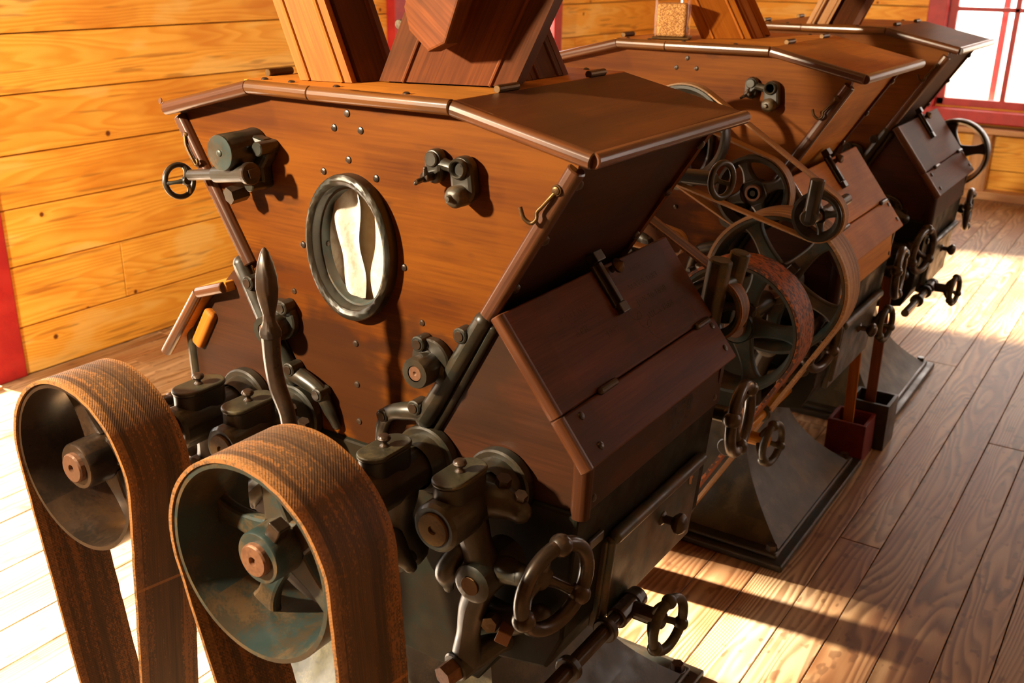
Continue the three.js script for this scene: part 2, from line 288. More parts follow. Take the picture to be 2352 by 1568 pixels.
// ---------------------------------------------------------------- the room
const XL = -2.58, XR = 3.2, ZE = -6.9, ZB = 3.6, HC = 2.9;
{ // floor: planks that run along the room
  const f = structure('floor');
  mesh('subfloor', box(XR - XL + 0.3, 0.06, ZB - ZE + 0.3, (XL + XR) / 2, -0.062, (ZE + ZB) / 2), std({ name: 'subfloor', color: 0x1c120a, roughness: 0.9 }), f);
  const r = rng(77);
  let x = XL - 0.02, col = 0;
  const x0 = 0.767 - 0.128 * 30; x = x0 + 0.128 * 3.0;
  x = XL - 0.03;
  const widths = []; { let q = 0.767; while (q > XL) { const w = 0.118 + 0.03 * r(); widths.unshift([q - w, q]); q -= w; } q = 0.767; while (q < XR) { const w = 0.118 + 0.03 * r(); widths.push([q, q + w]); q += w; } }
  for (const [a, b] of widths) {
    let z = ZB + r() * 1.5;
    while (z > ZE) {
      const l = 1.6 + r() * 2.4, z1 = Math.min(z, ZB), z0 = Math.max(z - l, ZE);
      if (z1 - z0 > 0.05) {
        const w = b - a - 0.0022, g = boxUV(new RoundedBoxGeometry(w, 0.03, z1 - z0 - 0.002, 1, 0.0022), 'z', r() * 9, Math.floor(r() * 8) * 0.14 + 0.07 + (r() - 0.5) * 0.05);
        const m = mesh('plank', g, floorMats[Math.floor(r() * 4)], f);
        m.position.set((a + b) / 2, -0.015 - r() * 0.0012, (z0 + z1) / 2);
      }
      z -= l;
    }
    col++;
  }
}
const ROWS = [0, 0.2, 0.448, 0.674, 0.877, 1.1, 1.32, 1.545, 1.77, 1.99, 2.21, 2.43, 2.65, 2.9];
function boardWall(name, axis, at, side, lo, hi, openings, seed) {   // axis 'z': wall plane at x = at; axis 'x': wall plane at z = at; side: which way the room lies
  const w = structure(name), r = rng(seed), back = [], dark = std({ name: 'wall_backing', color: 0x1a1008, roughness: 0.95 });
  const put = (a, b, y0, y1, t, off) => axis === 'z' ? box(t, y1 - y0, b - a, at + off, (y0 + y1) / 2, (a + b) / 2, 0, 'z') : box(b - a, y1 - y0, t, (a + b) / 2, (y0 + y1) / 2, at + off, 0, 'x');
  const cuts = [...new Set([lo, hi, ...openings.flatMap((o) => [o[0], o[1]])])].sort((a, b) => a - b);
  for (let i = 0; i + 1 < cuts.length; i++) {
    const a = cuts[i], b = cuts[i + 1], o = openings.find((q) => q[0] <= a + 1e-6 && q[1] >= b - 1e-6);
    if (!o) back.push(put(a, b, -0.05, HC + 0.05, 0.1, -side * 0.078)); else { if (o[2] > 0) back.push(put(a, b, -0.05, o[2], 0.1, -side * 0.078)); back.push(put(a, b, o[3], HC + 0.05, 0.1, -side * 0.078)); }
  }
  mesh('wall_backing', back, dark, w);
  for (let k = 0; k + 1 < ROWS.length; k++) {
    const y0 = ROWS[k] + 0.0025, y1 = ROWS[k + 1] - 0.0025, ym = (y0 + y1) / 2;
    let spans = [[lo, hi]];
    for (const o of openings) if (ym > o[2] && ym < o[3]) spans = spans.flatMap(([a, b]) => o[1] <= a || o[0] >= b ? [[a, b]] : [[a, o[0]], [o[1], b]].filter(([p, q]) => q - p > 0.02));
    for (const [a, b] of spans) {
      let p = a, first = true;
      while (p < b - 0.02) {
        let l = first ? 1.5 + 3 * r() : 2.6 + 2.2 * r(); first = false; let q = Math.min(b, p + l); if (b - q < 0.5) q = b;
        const len = q - p - 0.003, h = y1 - y0, t = 0.026, ou = r() * 9, ov = (k % 5) * 0.21 + 0.1 + (r() - 0.5) * 0.06;
        const g = axis === 'z' ? boxUV(new RoundedBoxGeometry(t, h, len, 1, 0.003), 'z', ou, ov) : boxUV(new RoundedBoxGeometry(len, h, t, 1, 0.003), 'x', ou, ov);
        const m = mesh('board', g, wallMats[Math.floor(r() * 4)], w), off = -side * (0.013 + r() * 0.003);
        if (axis === 'z') m.position.set(at + off, ym, (p + q) / 2); else m.position.set((p + q) / 2, ym, at + off);
        p = q;
      }
    }
  }
  return w;
}
const DOOR = [-0.70, 0.62, 0, 1.9], WIN1 = [-4.86, -3.15, 1.0, 2.3], WIN2 = [-0.5, 1.5, 0.62, 2.05];
boardWall('wall_left', 'z', XL, 1, ZE, ZB, [DOOR, WIN1], 5);
boardWall('wall_end', 'x', ZE, 1, XL, XR, [WIN2], 6);
{
  const w = structure('wall_right'), wz = [-5.0, -3.4], wy = [0.95, 2.3];
  for (const [a, b, c0, d0] of [[ZE - 0.1, wz[0], -0.05, HC + 0.05], [wz[1], ZB + 0.1, -0.05, HC + 0.05], [wz[0], wz[1], -0.05, wy[0]], [wz[0], wz[1], wy[1], HC + 0.05]]) mesh('wall_panel', box(0.1, d0 - c0, b - a, XR + 0.06, (c0 + d0) / 2, (a + b) / 2, 0, 'z'), plaster, w);
  const w3 = structure('added_window_3');   // unseen window added on the aisle side to light the far mills' right faces
  for (const z of [wz[0], (wz[0] + wz[1]) / 2, wz[1]]) mesh('jamb', box(0.14, 1.4, 0.07, XR + 0.04, 1.625, z, 0.005, 'y'), redPaint, w3);
  for (const y of wy) mesh('rail', box(0.14, 0.07, 1.6, XR + 0.04, y, -4.2, 0.005, 'z'), redPaint, w3);
  for (const z of [-4.6, -3.8]) mesh('pane', box(0.004, 1.28, 0.73, XR + 0.06, 1.625, z), glass, w3);
  const b = structure('wall_back'); mesh('wall_panel', box(XR - XL + 0.2, HC + 0.1, 0.1, (XL + XR) / 2, HC / 2, ZB + 0.06), plaster, b);
  const c = structure('ceiling'); mesh('ceiling_panel', box(XR - XL + 0.3, 0.08, ZB - ZE + 0.3, (XL + XR) / 2, HC + 0.07, (ZE + ZB) / 2), plaster, c);
  const d = structure('door_1');   // red door frame on the left wall, open to the yard
  mesh('jamb', box(0.16, 1.95, 0.125, XL - 0.07, 0.975, -0.772, 0.006, 'y'), redPaint, d);
  mesh('jamb', box(0.16, 1.95, 0.085, XL - 0.076, 0.975, 0.655, 0.006, 'y'), redPaint, d);
  mesh('lintel', box(0.16, 0.1, 1.48, XL - 0.076, 1.95, -0.04, 0.006, 'z'), redPaint, d);
  mesh('threshold', box(0.2, 0.03, 1.32, XL - 0.04, 0.0, -0.04, 0.006, 'z'), bareWood, d);
  const w1 = structure('window_1');
  for (const z of [-3.19, -4.83]) mesh('jamb', box(0.14, 1.36, 0.1, XL - 0.01, 1.66, z, 0.005, 'y'), redPaint, w1);
  mesh('sill', box(0.2, 0.06, 1.8, XL + 0.01, 1.0, -4.0, 0.006, 'z'), redPaint, w1); mesh('head', box(0.14, 0.08, 1.76, XL - 0.01, 2.3, -4.0, 0.005, 'z'), redPaint, w1);
  mesh('mullion', box(0.05, 1.3, 0.04, XL - 0.04, 1.66, -4.0, 0.004, 'y'), redPaint, w1);
  for (const z of [-3.59, -4.41]) mesh('pane', box(0.004, 1.24, 0.74, XL - 0.04, 1.66, z), glass, w1);
  const w2 = structure('window_2');
  mesh('jamb', box(0.13, 1.5, 0.14, -0.545, 1.36, ZE + 0.02, 0.006, 'y'), redPaint, w2); mesh('jamb', box(0.13, 1.5, 0.14, 1.545, 1.36, ZE + 0.02, 0.006, 'y'), redPaint, w2);
  mesh('head', box(2.2, 0.1, 0.14, 0.5, 2.08, ZE + 0.02, 0.006), redPaint, w2);
  mesh('sash_stile', box(0.055, 1.4, 0.05, -0.45, 1.34, ZE - 0.02, 0.004, 'y'), redPaint, w2);
  mesh('bottom_rail', box(2.0, 0.055, 0.05, 0.5, 0.665, ZE - 0.02, 0.004), redPaint, w2);
  mesh('sill', box(2.2, 0.085, 0.16, 0.5, 0.585, ZE + 0.05, 0.008), redPaint, w2);
  mesh('sash_rail', box(2.0, 0.03, 0.045, 0.5, 1.315, ZE - 0.02, 0.004), redPaint, w2);
  for (const x of [-0.03, 0.33, 0.8, 1.2]) mesh('mullion', box(0.035, 1.38, 0.045, x, 1.35, ZE - 0.02, 0.004, 'y'), redPaint, w2);
  for (const [a, b] of [[-0.43, -0.045], [-0.015, 0.315], [0.345, 0.785], [0.815, 1.185], [1.215, 1.47]]) for (const [c2, d2] of [[0.69, 1.3], [1.33, 2.03]]) mesh('pane', box(b - a, d2 - c2, 0.004, (a + b) / 2, (c2 + d2) / 2, ZE - 0.02), glass, w2);
  const t = structure('trim_1');   // ledge and bare studs below the end window
  mesh('ledge', box(2.3, 0.035, 0.2, 0.5, 0.5, ZE + 0.11, 0.004), bareWood, t);
  for (const x of [-0.1, 0.36, 1.1]) mesh('stud', box(0.13, 0.48, 0.09, x, 0.24, ZE + 0.05, 0.004, 'y'), bareWood, t);
  mesh('bottom_plate', box(2.3, 0.06, 0.12, 0.5, 0.03, ZE + 0.07, 0.004), bareWood, t);
  const y = structure('yard'); mesh('yard_ground', box(20, 0.1, 30, XR + 10.3, -0.3, -2), yard, y); mesh('yard_ground', box(30, 0.1, 30, XL - 15.2, -0.3, 0), yard, y); mesh('yard_ground', box(30, 0.1, 14, 0, -0.3, ZE - 7.4), yard, y);
}

// ---------------------------------------------------------------- parts of the roller mills
function handwheel(parent, c, n, R, t, o = {}) {            // ring with three spokes dished back to a hub; n points away from the hub
  const g = new THREE.Group(); g.name = o.name || 'handwheel'; parent.add(g);
  const q = new THREE.Quaternion().setFromUnitVectors(V3(0, 1, 0), V3(...n).normalize()), twist = o.twist || 0, dish = o.dish ?? R * 0.35, m = o.mat || ironBrown;
  const fix = (geo) => { geo.rotateY(twist); geo.applyQuaternion(q); return geo.translate(...c); };
  mesh('rim', fix(boxUV(new THREE.TorusGeometry(R, t, 14, 40).rotateX(Math.PI / 2), 'x', rand(), rand())), m, g);
  const spokes = o.spokes || 3;
  for (let k = 0; k < spokes; k++) {
    const a = k / spokes * Math.PI * 2, x = Math.cos(a), z = Math.sin(a);
    mesh('spoke', fix(taper([[x * t * 0.8, -dish, z * t * 0.8], [x * R * 0.55, -dish * 0.72, z * R * 0.55], [x * R, 0, z * R]], [t * 0.95, t * 0.7, t * 0.8], 12, 8)), m, g);
    if (o.balls) mesh('ball', fix(boxUV(new THREE.SphereGeometry(t * 1.5, 16, 12).translate(x * R, 0, z * R), 'x', rand(), rand())), m, g);
  }
  mesh('hub', fix(lathe([[0, -dish - t * 1.6], [t * 1.5, -dish - t * 1.6], [t * 1.7, -dish - t], [t * 1.5, -dish + t * 0.8], [t * 0.8, -dish + t * 1.2], [0, -dish + t * 1.3]], [0, 1, 0], [0, 0, 0], 18)), m, g);
  return g;
}
function pulley(parent, c, R, w, o = {}) {                  // axis along z; c is the centre of the front rim
  const g = new THREE.Group(); g.name = 'pulley'; g.position.set(...c); parent.add(g);
  const m = o.mat || ironBlue, th = o.thick || 0.008, hr = o.hub || 0.042, hz = o.hubZ ?? -0.02;
  const rim = lathe([[R - th, 0], [R - 0.001, 0], [R, -0.002], [R, -w + 0.002], [R - 0.001, -w], [R - th, -w], [R - th * 1.3, -w * 0.85], [R - th * 2.6, -w * 0.5], [R - th * 1.3, -w * 0.15], [R - th, 0]].map(([r, h]) => [r, h]), [0, 0, 1], [0, 0, 0], 72);
  mesh('rim', rim, o.rimMat || m, g);
  const n = o.arms || 5, a0 = (o.turn ?? 103) * Math.PI / 180, wa = o.armWidth || 0.03, zc = -w * 0.55;
  for (let k = 0; k < n; k++) {
    const s = new THREE.Shape(), r0 = hr * 0.8, r1 = R - th * 1.6;
    s.moveTo(r0, -wa * 0.95); s.quadraticCurveTo(r0 + (r1 - r0) * 0.3, -wa * 0.6, r0 + (r1 - r0) * 0.6, -wa * 0.58); s.quadraticCurveTo(r1 - wa * 0.3, -wa * 0.6, r1, -wa * 1.15);
    s.lineTo(r1, wa * 1.15); s.quadraticCurveTo(r1 - wa * 0.3, wa * 0.6, r0 + (r1 - r0) * 0.6, wa * 0.58); s.quadraticCurveTo(r0 + (r1 - r0) * 0.3, wa * 0.6, r0, wa * 0.95);
    mesh('arm', ext(s, 0.02, zc - 0.01, 0.006, [], 8).rotateZ(a0 + k / n * Math.PI * 2), m, g);
  }
  mesh('hub', lathe([[0.01, -w * 0.9], [hr, -w * 0.9], [hr, -w * 0.3], [hr * 0.98, hz - 0.003], [hr * 0.93, hz], [hr * 0.7, hz], [0.01, hz]], [0, 0, 1], [0, 0, 0], 32), m, g);
  mesh('shaft_end', lathe([[0, hz + 0.004], [0.006, hz + 0.004], [0.0075, hz + 0.01], [hr * 0.56, hz + 0.01], [hr * 0.62, hz + 0.007], [hr * 0.62, -w]], [0, 0, 1], [0, 0, 0], 28), o.endMat || copper, g);
  if (o.screw !== false) { const a = (o.screwAt ?? 50) * Math.PI / 180; mesh('set_screw', orient(boxUV(new RoundedBoxGeometry(0.024, 0.026, 0.024, 2, 0.003).translate(0, hr + 0.01, 0), 'y'), [Math.cos(a), Math.sin(a), 0], [0, 0, hz - 0.02]), ironBrown, g); }
  return g;
}
function stadium(rx, rz) { const s = new THREE.Shape(), l = rz - rx; s.moveTo(rx, -l); s.lineTo(rx, l); s.absarc(0, l, rx, 0, Math.PI, false); s.lineTo(-rx, -l); s.absarc(0, -l, rx, Math.PI, Math.PI * 2, false); return s; }
const prismY = (shape, h, y0, bev) => { const g = new THREE.ExtrudeGeometry(shape, { depth: h - 2 * bev, bevelEnabled: true, bevelSize: bev, bevelThickness: bev, bevelOffset: -bev, bevelSegments: 3, curveSegments: 16 }); g.translate(0, 0, bev); g.rotateX(-Math.PI / 2); return boxUV(g.translate(0, y0, 0), 'x', rand(), rand()); };
const slotScrew = (parent, r, dir, at, m = ironBrown) => mesh('screw', dome(r, dir, at), m, parent);

function bearing(root, X, side, capped) {                   // a roll's oil-box bearing; side is where its clamp ear lies
  const ay = 0.785, list = [];
  list.push(lathe([[0.037, 0.0], [0.037, 0.10], [0.041, 0.115], [0.041, 0.18], [0.036, 0.186], [0.03, 0.186], [0.02, 0.182]], [0, 0, 1], [X, ay, 0.005], 36));
  list.push(disc(0.062, 0.022, [0, 0, 1], [X, ay, -0.002], 40));
  list.push(lathe([[0.05, 0.0], [0.046, 0.02], [0.042, 0.03]], [0, 0, 1], [X, ay, 0.02], 36));
  list.push(prismY(stadium(0.0265, 0.052), 0.075, 0.772, 0.003).translate(X, 0, 0.122));
  list.push(prismY(stadium(0.031, 0.057), 0.014, 0.774, 0.006).translate(X, 0, 0.122));
  // clamp ear: a fat lug at the side
  list.push(taper([[X + side * 0.015, ay + 0.005, 0.075], [X + side * 0.05, ay + 0.006, 0.07], [X + side * 0.078, ay - 0.002, 0.068]], [0.03, 0.027, 0.019], 16, 14));
  const b = mesh('roll_bearing', list, iron, root);
  const lid = mesh('oil_lid', prismY(stadium(0.0285, 0.055), 0.009, 0.846, 0.0042).translate(X, 0, 0.122), dustIron, b);
  mesh('knob', lathe([[0, 0.022], [0.006, 0.0215], [0.0105, 0.018], [0.0115, 0.0145], [0.0095, 0.011], [0.005, 0.0085], [0.0045, 0.005], [0.008, 0.002], [0.0085, 0]], [0, 1, 0], [X, 0.8545, 0.122], 20), ironBrown, b);
  if (capped) mesh('end_cap', [lathe([[0, 0.004], [0.006, 0.004], [0.0075, 0.008], [0.0265, 0.008], [0.0275, 0.006], [0.0275, 0]], [0, 0, 1], [X, ay, 0.187], 32)], brass, b);
  mesh('nut', hex(0.0135, 0.02, [side * 0.25, 1, 0.15], [X + side * 0.04, ay + 0.028, 0.062]), ironBrown, b);
  mesh('nut', hex(0.0115, 0.016, [side * 0.35, 1, 0.1], [X + side * 0.073, ay + 0.014, 0.064]), ironBrown, b);
  return b;
}
function adjuster(root, s) {                                // swing arm, screw and handwheel outside the outer roll; s = 1 right, -1 left
  const arm = [];
  arm.push(taper([[s * 0.305, 0.762, 0.1], [s * 0.316, 0.715, 0.095], [s * 0.327, 0.66, 0.085]], [0.03, 0.026, 0.033], 16, 16));
  arm.push(lathe([[0, 0.075], [0.026, 0.075], [0.0335, 0.071], [0.0345, 0.066], [0.0345, 0.0], [0.04, -0.03]], [0, 0, 1], [s * 0.328, 0.66, 0.055], 32));
  arm.push(taper([[s * 0.325, 0.65, 0.085], [s * 0.302, 0.585, 0.085], [s * 0.292, 0.53, 0.085], [s * 0.287, 0.47, 0.085]], [0.026, 0.025, 0.021, 0.027], 30, 16));
  arm.push(lathe([[0, 0.03], [0.024, 0.03], [0.027, 0.027], [0.027, -0.06], [0.035, -0.1]], [-0.2 * s, -0.1, 1], [s * 0.286, 0.468, 0.082], 28));
  arm.push(taper([[s * 0.33, 0.655, 0.07], [s * 0.36, 0.675, 0.08], [s * 0.4, 0.683, 0.088]], [0.024, 0.023, 0.019], 12, 14));
  arm.push(taper([[s * 0.30, 0.545, 0.04], [s * 0.36, 0.56, 0.05], [s * 0.40, 0.575, 0.03]], [0.03, 0.026, 0.02], 14, 12));
  arm.push(taper([[s * 0.285, 0.70, 0.10], [s * 0.27, 0.66, 0.115], [s * 0.262, 0.615, 0.1]], [0.017, 0.02, 0.009], 14, 12));
  const a = mesh('swing_arm', arm, iron, root);
  mesh('pivot_face', disc(0.0165, 0.004, [0, 0, 1], [s * 0.328, 0.66, 0.1295], 24), brass, a);
  mesh('bolt', hex(0.0215, 0.028, [-0.2 * s, -0.1, 1], [s * 0.281, 0.464, 0.111]), copper, a);
  mesh('nut', hex(0.0155, 0.022, [s * 0.2, 0.15, 1], [s * 0.335, 0.563, 0.072]), steel, a);
  mesh('nut', orient(boxUV(new RoundedBoxGeometry(0.024, 0.03, 0.024, 2, 0.002), 'y'), [s * 0.35, 0.05, 1], [s * 0.366, 0.556, 0.085]), copper, a);
  handwheel(root, [s * 0.462, 0.688, 0.09], [s, -0.05, 0.22], 0.0735, 0.0125, { balls: true, twist: 0.75, dish: 0.032 });
}
function vCasting(root, s, cx) {                            // iron casting along the lower edge of the hopper; s = side
  const P = (x, y, z) => [cx + s * x, y, z], list = [];
  list.push(taper([P(0.277, 1.062, 0.006), P(0.2, 0.93, 0.008), P(0.158, 0.862, 0.008)], [0.0155, 0.0165, 0.019], 20, 12));
  list.push(taper([P(0.292, 1.05, 0.0), P(0.225, 0.93, 0.0), P(0.15, 0.8, 0.0)], [0.009, 0.009, 0.009], 20, 8));
  list.push(disc(0.0135, 0.026, [0, 0, 1], P(0.243, 1.034, 0.0), 20), disc(0.0135, 0.028, [0, 0, 1], P(0.158, 1.002, 0.0), 20));
  list.push(disc(0.0385, 0.018, [0, 0, 1], P(0.176, 0.973, 0.0), 32), taper([P(0.158, 1.0, 0.006), P(0.17, 0.98, 0.008), P(0.2, 0.95, 0.008)], [0.013, 0.02, 0.02], 10, 10));
  list.push(lathe([[0.026, 0], [0.0275, 0.03], [0.0265, 0.05], [0.025, 0.053], [0.014, 0.053]], [0, 0, 1], P(0.175, 0.963, 0.004), 32));
  list.push(disc(0.0135, 0.03, [0, 0, 1], P(0.148, 0.884, 0.0), 20));
  list.push(taper([P(0.162, 0.872, 0.008), P(0.125, 0.868, 0.014), P(0.082, 0.852, 0.016), P(0.066, 0.826, 0.014), P(0.052, 0.79, 0.008)], [0.018, 0.0165, 0.0145, 0.012, 0.009], 30, 12));
  list.push(disc(0.0125, 0.03, [0, 0, 1], P(0.078, 0.851, 0.002), 20));
  const c = mesh('corner_casting', list, iron, root);
  for (const p of [P(0.243, 1.034, 0.026), P(0.158, 1.002, 0.028), P(0.148, 0.884, 0.03), P(0.078, 0.851, 0.032)]) mesh('screw', disc(0.0085, 0.002, [0, 0, 1], p, 18), ironBrown, c);
  mesh('shaft_end', lathe([[0, -0.004], [0.004, 0.0], [0.0125, 0.0], [0.0135, -0.003]], [0, 0, 1], P(0.175, 0.963, 0.056), 24), copper, c);
  mesh('screw', dome(0.006, [0, 0, 1], P(0.148, 1.03, 0)), ironBrown, root);
}
const roofP = (t, off = 0) => [0.305 + (0.478 - 0.305) * t + off * 0.776, 1.085 + (0.864 - 1.085) * t + off * 0.63];  // down the roof of a roll box

function buildMill(root, o = {}) {
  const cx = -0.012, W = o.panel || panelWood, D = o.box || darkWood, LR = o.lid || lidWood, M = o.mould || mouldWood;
  // hopper
  const hole = new THREE.Path(); hole.absellipse(cx + 0.005, 1.138, 0.078, 0.104, 0, Math.PI * 2, true);
  const outline = [[-0.425, 1.34], [-0.215, 1.386], [0.215, 1.386], [0.428, 1.34], [0.424, 1.318], [0.257, 1.053], [0.115, 0.81], [0.10, 0.74], [-0.10, 0.74], [-0.115, 0.81], [-0.262, 1.053], [-0.428, 1.318]];
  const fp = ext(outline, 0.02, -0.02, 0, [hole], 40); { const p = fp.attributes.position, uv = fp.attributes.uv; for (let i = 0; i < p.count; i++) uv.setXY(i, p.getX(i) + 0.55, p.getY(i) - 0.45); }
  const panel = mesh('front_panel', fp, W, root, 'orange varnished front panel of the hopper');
  for (const [x, y] of [[-0.018, 1.362], [-0.048, 1.336], [0.01, 1.337], [-0.019, 1.286], [-0.077, 1.26], [0.04, 1.262], [-0.136, 1.122], [0.094, 1.12], [-0.021, 0.96], [-0.022, 0.881], [-0.021, 0.808]]) slotScrew(panel, 0.0066, [0, 0, 1], [x + 0.006, y, 0]);
  for (const s of [-1, 1]) mesh('edge_moulding', rod([s * 0.424, 1.322, 0.001], [s * 0.266, 1.063, 0.001], 0.0145, 14), M, panel);
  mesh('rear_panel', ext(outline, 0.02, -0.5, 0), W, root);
  for (const s of [-1, 1]) {
    const b = mesh('side_board', (s > 0 ? slab([0.42, 1.325], [0.236, 1.03], 0.018, -0.5, -0.004, 0.002) : slab([-0.236, 1.03], [-0.42, 1.325], 0.018, -0.5, -0.004, 0.002)), s > 0 && o.side ? o.side : D, root);
    if (s > 0) for (const [t, z] of [[0.1, -0.03], [0.42, -0.035], [0.72, -0.04], [0.1, -0.47], [0.42, -0.47], [0.72, -0.46]]) mesh('screw', dome(0.0085, [0.848, -0.53, 0], [0.42 - 0.184 * t + 0.009, 1.325 - 0.295 * t - 0.004, z]), ironBrown, b);
  }
  // lid with its two hinged leaves
  const lid = mesh('lid', box(0.445, 0.019, 0.55, 0.004, 1.3955, -0.245, 0.003, 'x'), o.lidTop || freshWood, root);
  mesh('nosing', rod([-0.208, 1.393, 0.03], [-0.062, 1.393, 0.03], 0.0122, 16), nosingWood, lid); mesh('nosing', rod([-0.062, 1.393, 0.03], [0.224, 1.3945, 0.03], 0.0122, 16), nosingWood, lid);
  for (const [x, z] of [[-0.185, 0.012], [-0.12, 0.014], [-0.02, 0.014], [0.125, 0.014], [-0.18, -0.5], [0.15, -0.5]]) mesh('screw', dome(0.0065, [0, 1, 0], [x, 1.405, z]), ironBrown, lid);
  for (const s of [-1, 1]) {
    const a = s > 0 ? [0.226, 1.406] : [-0.432, 1.349], b = s > 0 ? [0.468, 1.353] : [-0.206, 1.404];
    const leaf = mesh('lid_leaf', slab(a, b, 0.02, -0.51, 0.028, 0.005), LR, root);
    const e0 = s > 0 ? [0.226, 1.394, 0.03] : [-0.206, 1.392, 0.03], e1 = s > 0 ? [0.466, 1.342, 0.03] : [-0.428, 1.338, 0.03];
    mesh('nosing', rod(e0, e1, 0.0125, 16), M, leaf);
    mesh('edge_moulding', rod([s > 0 ? 0.466 : -0.43, s > 0 ? 1.3425 : 1.3385, 0.032], [s > 0 ? 0.472 : -0.434, s > 0 ? 1.3425 : 1.3385, -0.512], 0.0118, 16), M, leaf);
    for (const z of s > 0 ? [-0.09, -0.38] : [-0.03, -0.4]) mesh('hinge', rod([s * 0.222, 1.41, z], [s * 0.222, 1.41, z - 0.058], 0.0068, 12), brass, leaf);
    mesh('screw', disc(0.0055, 0.002, [s * 0.1, 0.2, 1], [s * 0.43, 1.352, 0.0385], 12), M, leaf);
  }
  // sight ring
  const oval = (g) => g.scale(0.795, 1.065, 1).translate(cx + 0.005, 1.138, 0);
  const ring = mesh('sight_ring', [oval(lathe([[0.097, -0.002], [0.119, -0.002], ...Array.from({ length: 13 }, (_, k) => { const a = (-20 + k * 17) * Math.PI / 180; return [0.1105 + 0.0095 * Math.cos(a), 0.0165 + 0.0095 * Math.sin(a)]; }), [0.101, 0.013], [0.0985, 0.006], [0.0965, 0.002], [0.0965, -0.002]], [0, 0, 1], [0, 0, 0], 72)),
    ], iron, root);
  mesh('sleeve', [oval(lathe([[0.0985, 0.0], [0.0985, -0.016], [0.0925, -0.017], [0.0925, -0.004], [0.094, 0.003], [0.0985, 0.004]], [0, 0, 1], [0, 0, 0], 72))], ironBlue, ring);
  mesh('screw', dome(0.005, [1, 0, 0.2], [cx - 0.068, 1.13, -0.01]), ironBrown, ring); mesh('screw', dome(0.005, [-1, 0.1, 0.2], [cx + 0.078, 1.125, -0.02]), ironBrown, ring);
  // feed drive at the upper left: gear case, worm tube and small handwheel
  if (o.feed !== false) {
    const fx = -0.232, fy = 1.285;
    const fd = mesh('feed_drive', [lathe([[0.034, 0.0], [0.032, 0.02], [0.0315, 0.075], [0.03, 0.079], [0.0, 0.079]], [0, 0, 1], [fx, fy, 0.002], 36),
      ext([[fx + 0.0, fy + 0.028], [fx + 0.045, fy + 0.02], [fx + 0.058, fy + 0.006], [fx + 0.054, fy - 0.012], [fx + 0.04, fy - 0.03], [fx + 0.042, fy - 0.052], [fx + 0.03, fy - 0.068], [fx + 0.012, fy - 0.06], [fx - 0.02, fy - 0.03], [fx - 0.03, fy]], 0.03, 0.0, 0.007),
      disc(0.0125, 0.044, [0, 0, 1], [fx + 0.048, fy + 0.006, 0], 20), disc(0.0115, 0.05, [0, 0, 1], [fx + 0.028, fy - 0.058, 0], 20),
      rod([-0.282, 1.238, 0.052], [-0.176, 1.254, 0.066], 0.0155, 22), rod([-0.365, 1.2245, 0.042], [-0.28, 1.238, 0.052], 0.0098, 18)], iron, root);
    mesh('cover_plate', [disc(0.0305, 0.0035, [0, 0, 1], [fx, fy, 0.08], 36), dome(0.0065, [0, 0, 1], [fx, fy, 0.0835])], ironBlue, fd);
    mesh('end_plug', [disc(0.0195, 0.012, [1, 0.15, 0.15], [-0.186, 1.2525, 0.065], 24), orient(boxUV(new RoundedBoxGeometry(0.015, 0.004, 0.015, 1, 0.001), 'y'), [1, 0.15, 0.15], [-0.1725, 1.2548, 0.0668])], ironBrown, fd);
    mesh('nut', hex(0.017, 0.034, [-0.15, -0.15, 1], [-0.246, 1.208, 0.022]), ironBrown, fd);
    const hook = mesh('hook', tube([[-0.401, 1.29, 0.016], [-0.396, 1.272, 0.019], [-0.382, 1.25, 0.02], [-0.372, 1.238, 0.02], [-0.366, 1.243, 0.021], [-0.37, 1.25, 0.02]], 0.003, 24, 8), brass, root); mesh('eye', dome(0.006, [-0.2, 0, 1], [-0.402, 1.29, 0.014]), brass, hook);
    handwheel(root, [-0.408, 1.207, 0.033], [-1, -0.16, -0.1], 0.0295, 0.0052, { twist: 0.4, dish: 0.02, mat: iron });
  }
  // two-lobed bracket with wing nut at the upper right
  {
    const bx = 0.178, by = 1.298;
    const br = mesh('feed_bracket', [ext(stadium(0.0165, 0.027), 0.022, 0, 0.006).translate(bx, by + 0.002, 0), ext(stadium(0.021, 0.036), 0.026, 0, 0.007).rotateZ(0.12).translate(bx + 0.057, by - 0.012, 0), taper([[bx + 0.005, by + 0.008, 0.01], [bx + 0.03, by + 0.004, 0.011], [bx + 0.05, by + 0.0, 0.012]], [0.012, 0.009, 0.014], 10, 10),
      lathe([[0.0115, 0.02], [0.0155, 0.02], [0.016, 0.03], [0.0135, 0.0335], [0.0115, 0.032], [0.01, 0.026], [0, 0.026]], [0, 0, 1], [bx + 0.055, by + 0.006, 0], 24), disc(0.012, 0.012, [0, 0, 1], [bx, by + 0.014, 0.014], 20)], iron, root);
    mesh('cap_screw', lathe([[0.0175, 0.0], [0.017, 0.03], [0.013, 0.037], [0.006, 0.041], [0.004, 0.048], [0, 0.049]], [0, 0, 1], [bx + 0.056, by - 0.035, 0.01], 24), ironBlue, br);
    mesh('wing_nut', [disc(0.008, 0.022, [0, 0, 1], [bx - 0.002, by - 0.012, 0.018], 14), taper([[bx - 0.002, by - 0.012, 0.034], [bx - 0.016, by - 0.022, 0.042]], [0.0055, 0.0035], 8, 8), taper([[bx - 0.002, by - 0.012, 0.034], [bx + 0.003, by + 0.003, 0.042]], [0.0055, 0.0035], 8, 8), rod([bx - 0.002, by - 0.012, 0.03], [bx - 0.004, by - 0.016, 0.056], 0.0035, 10)], ironBrown, br);
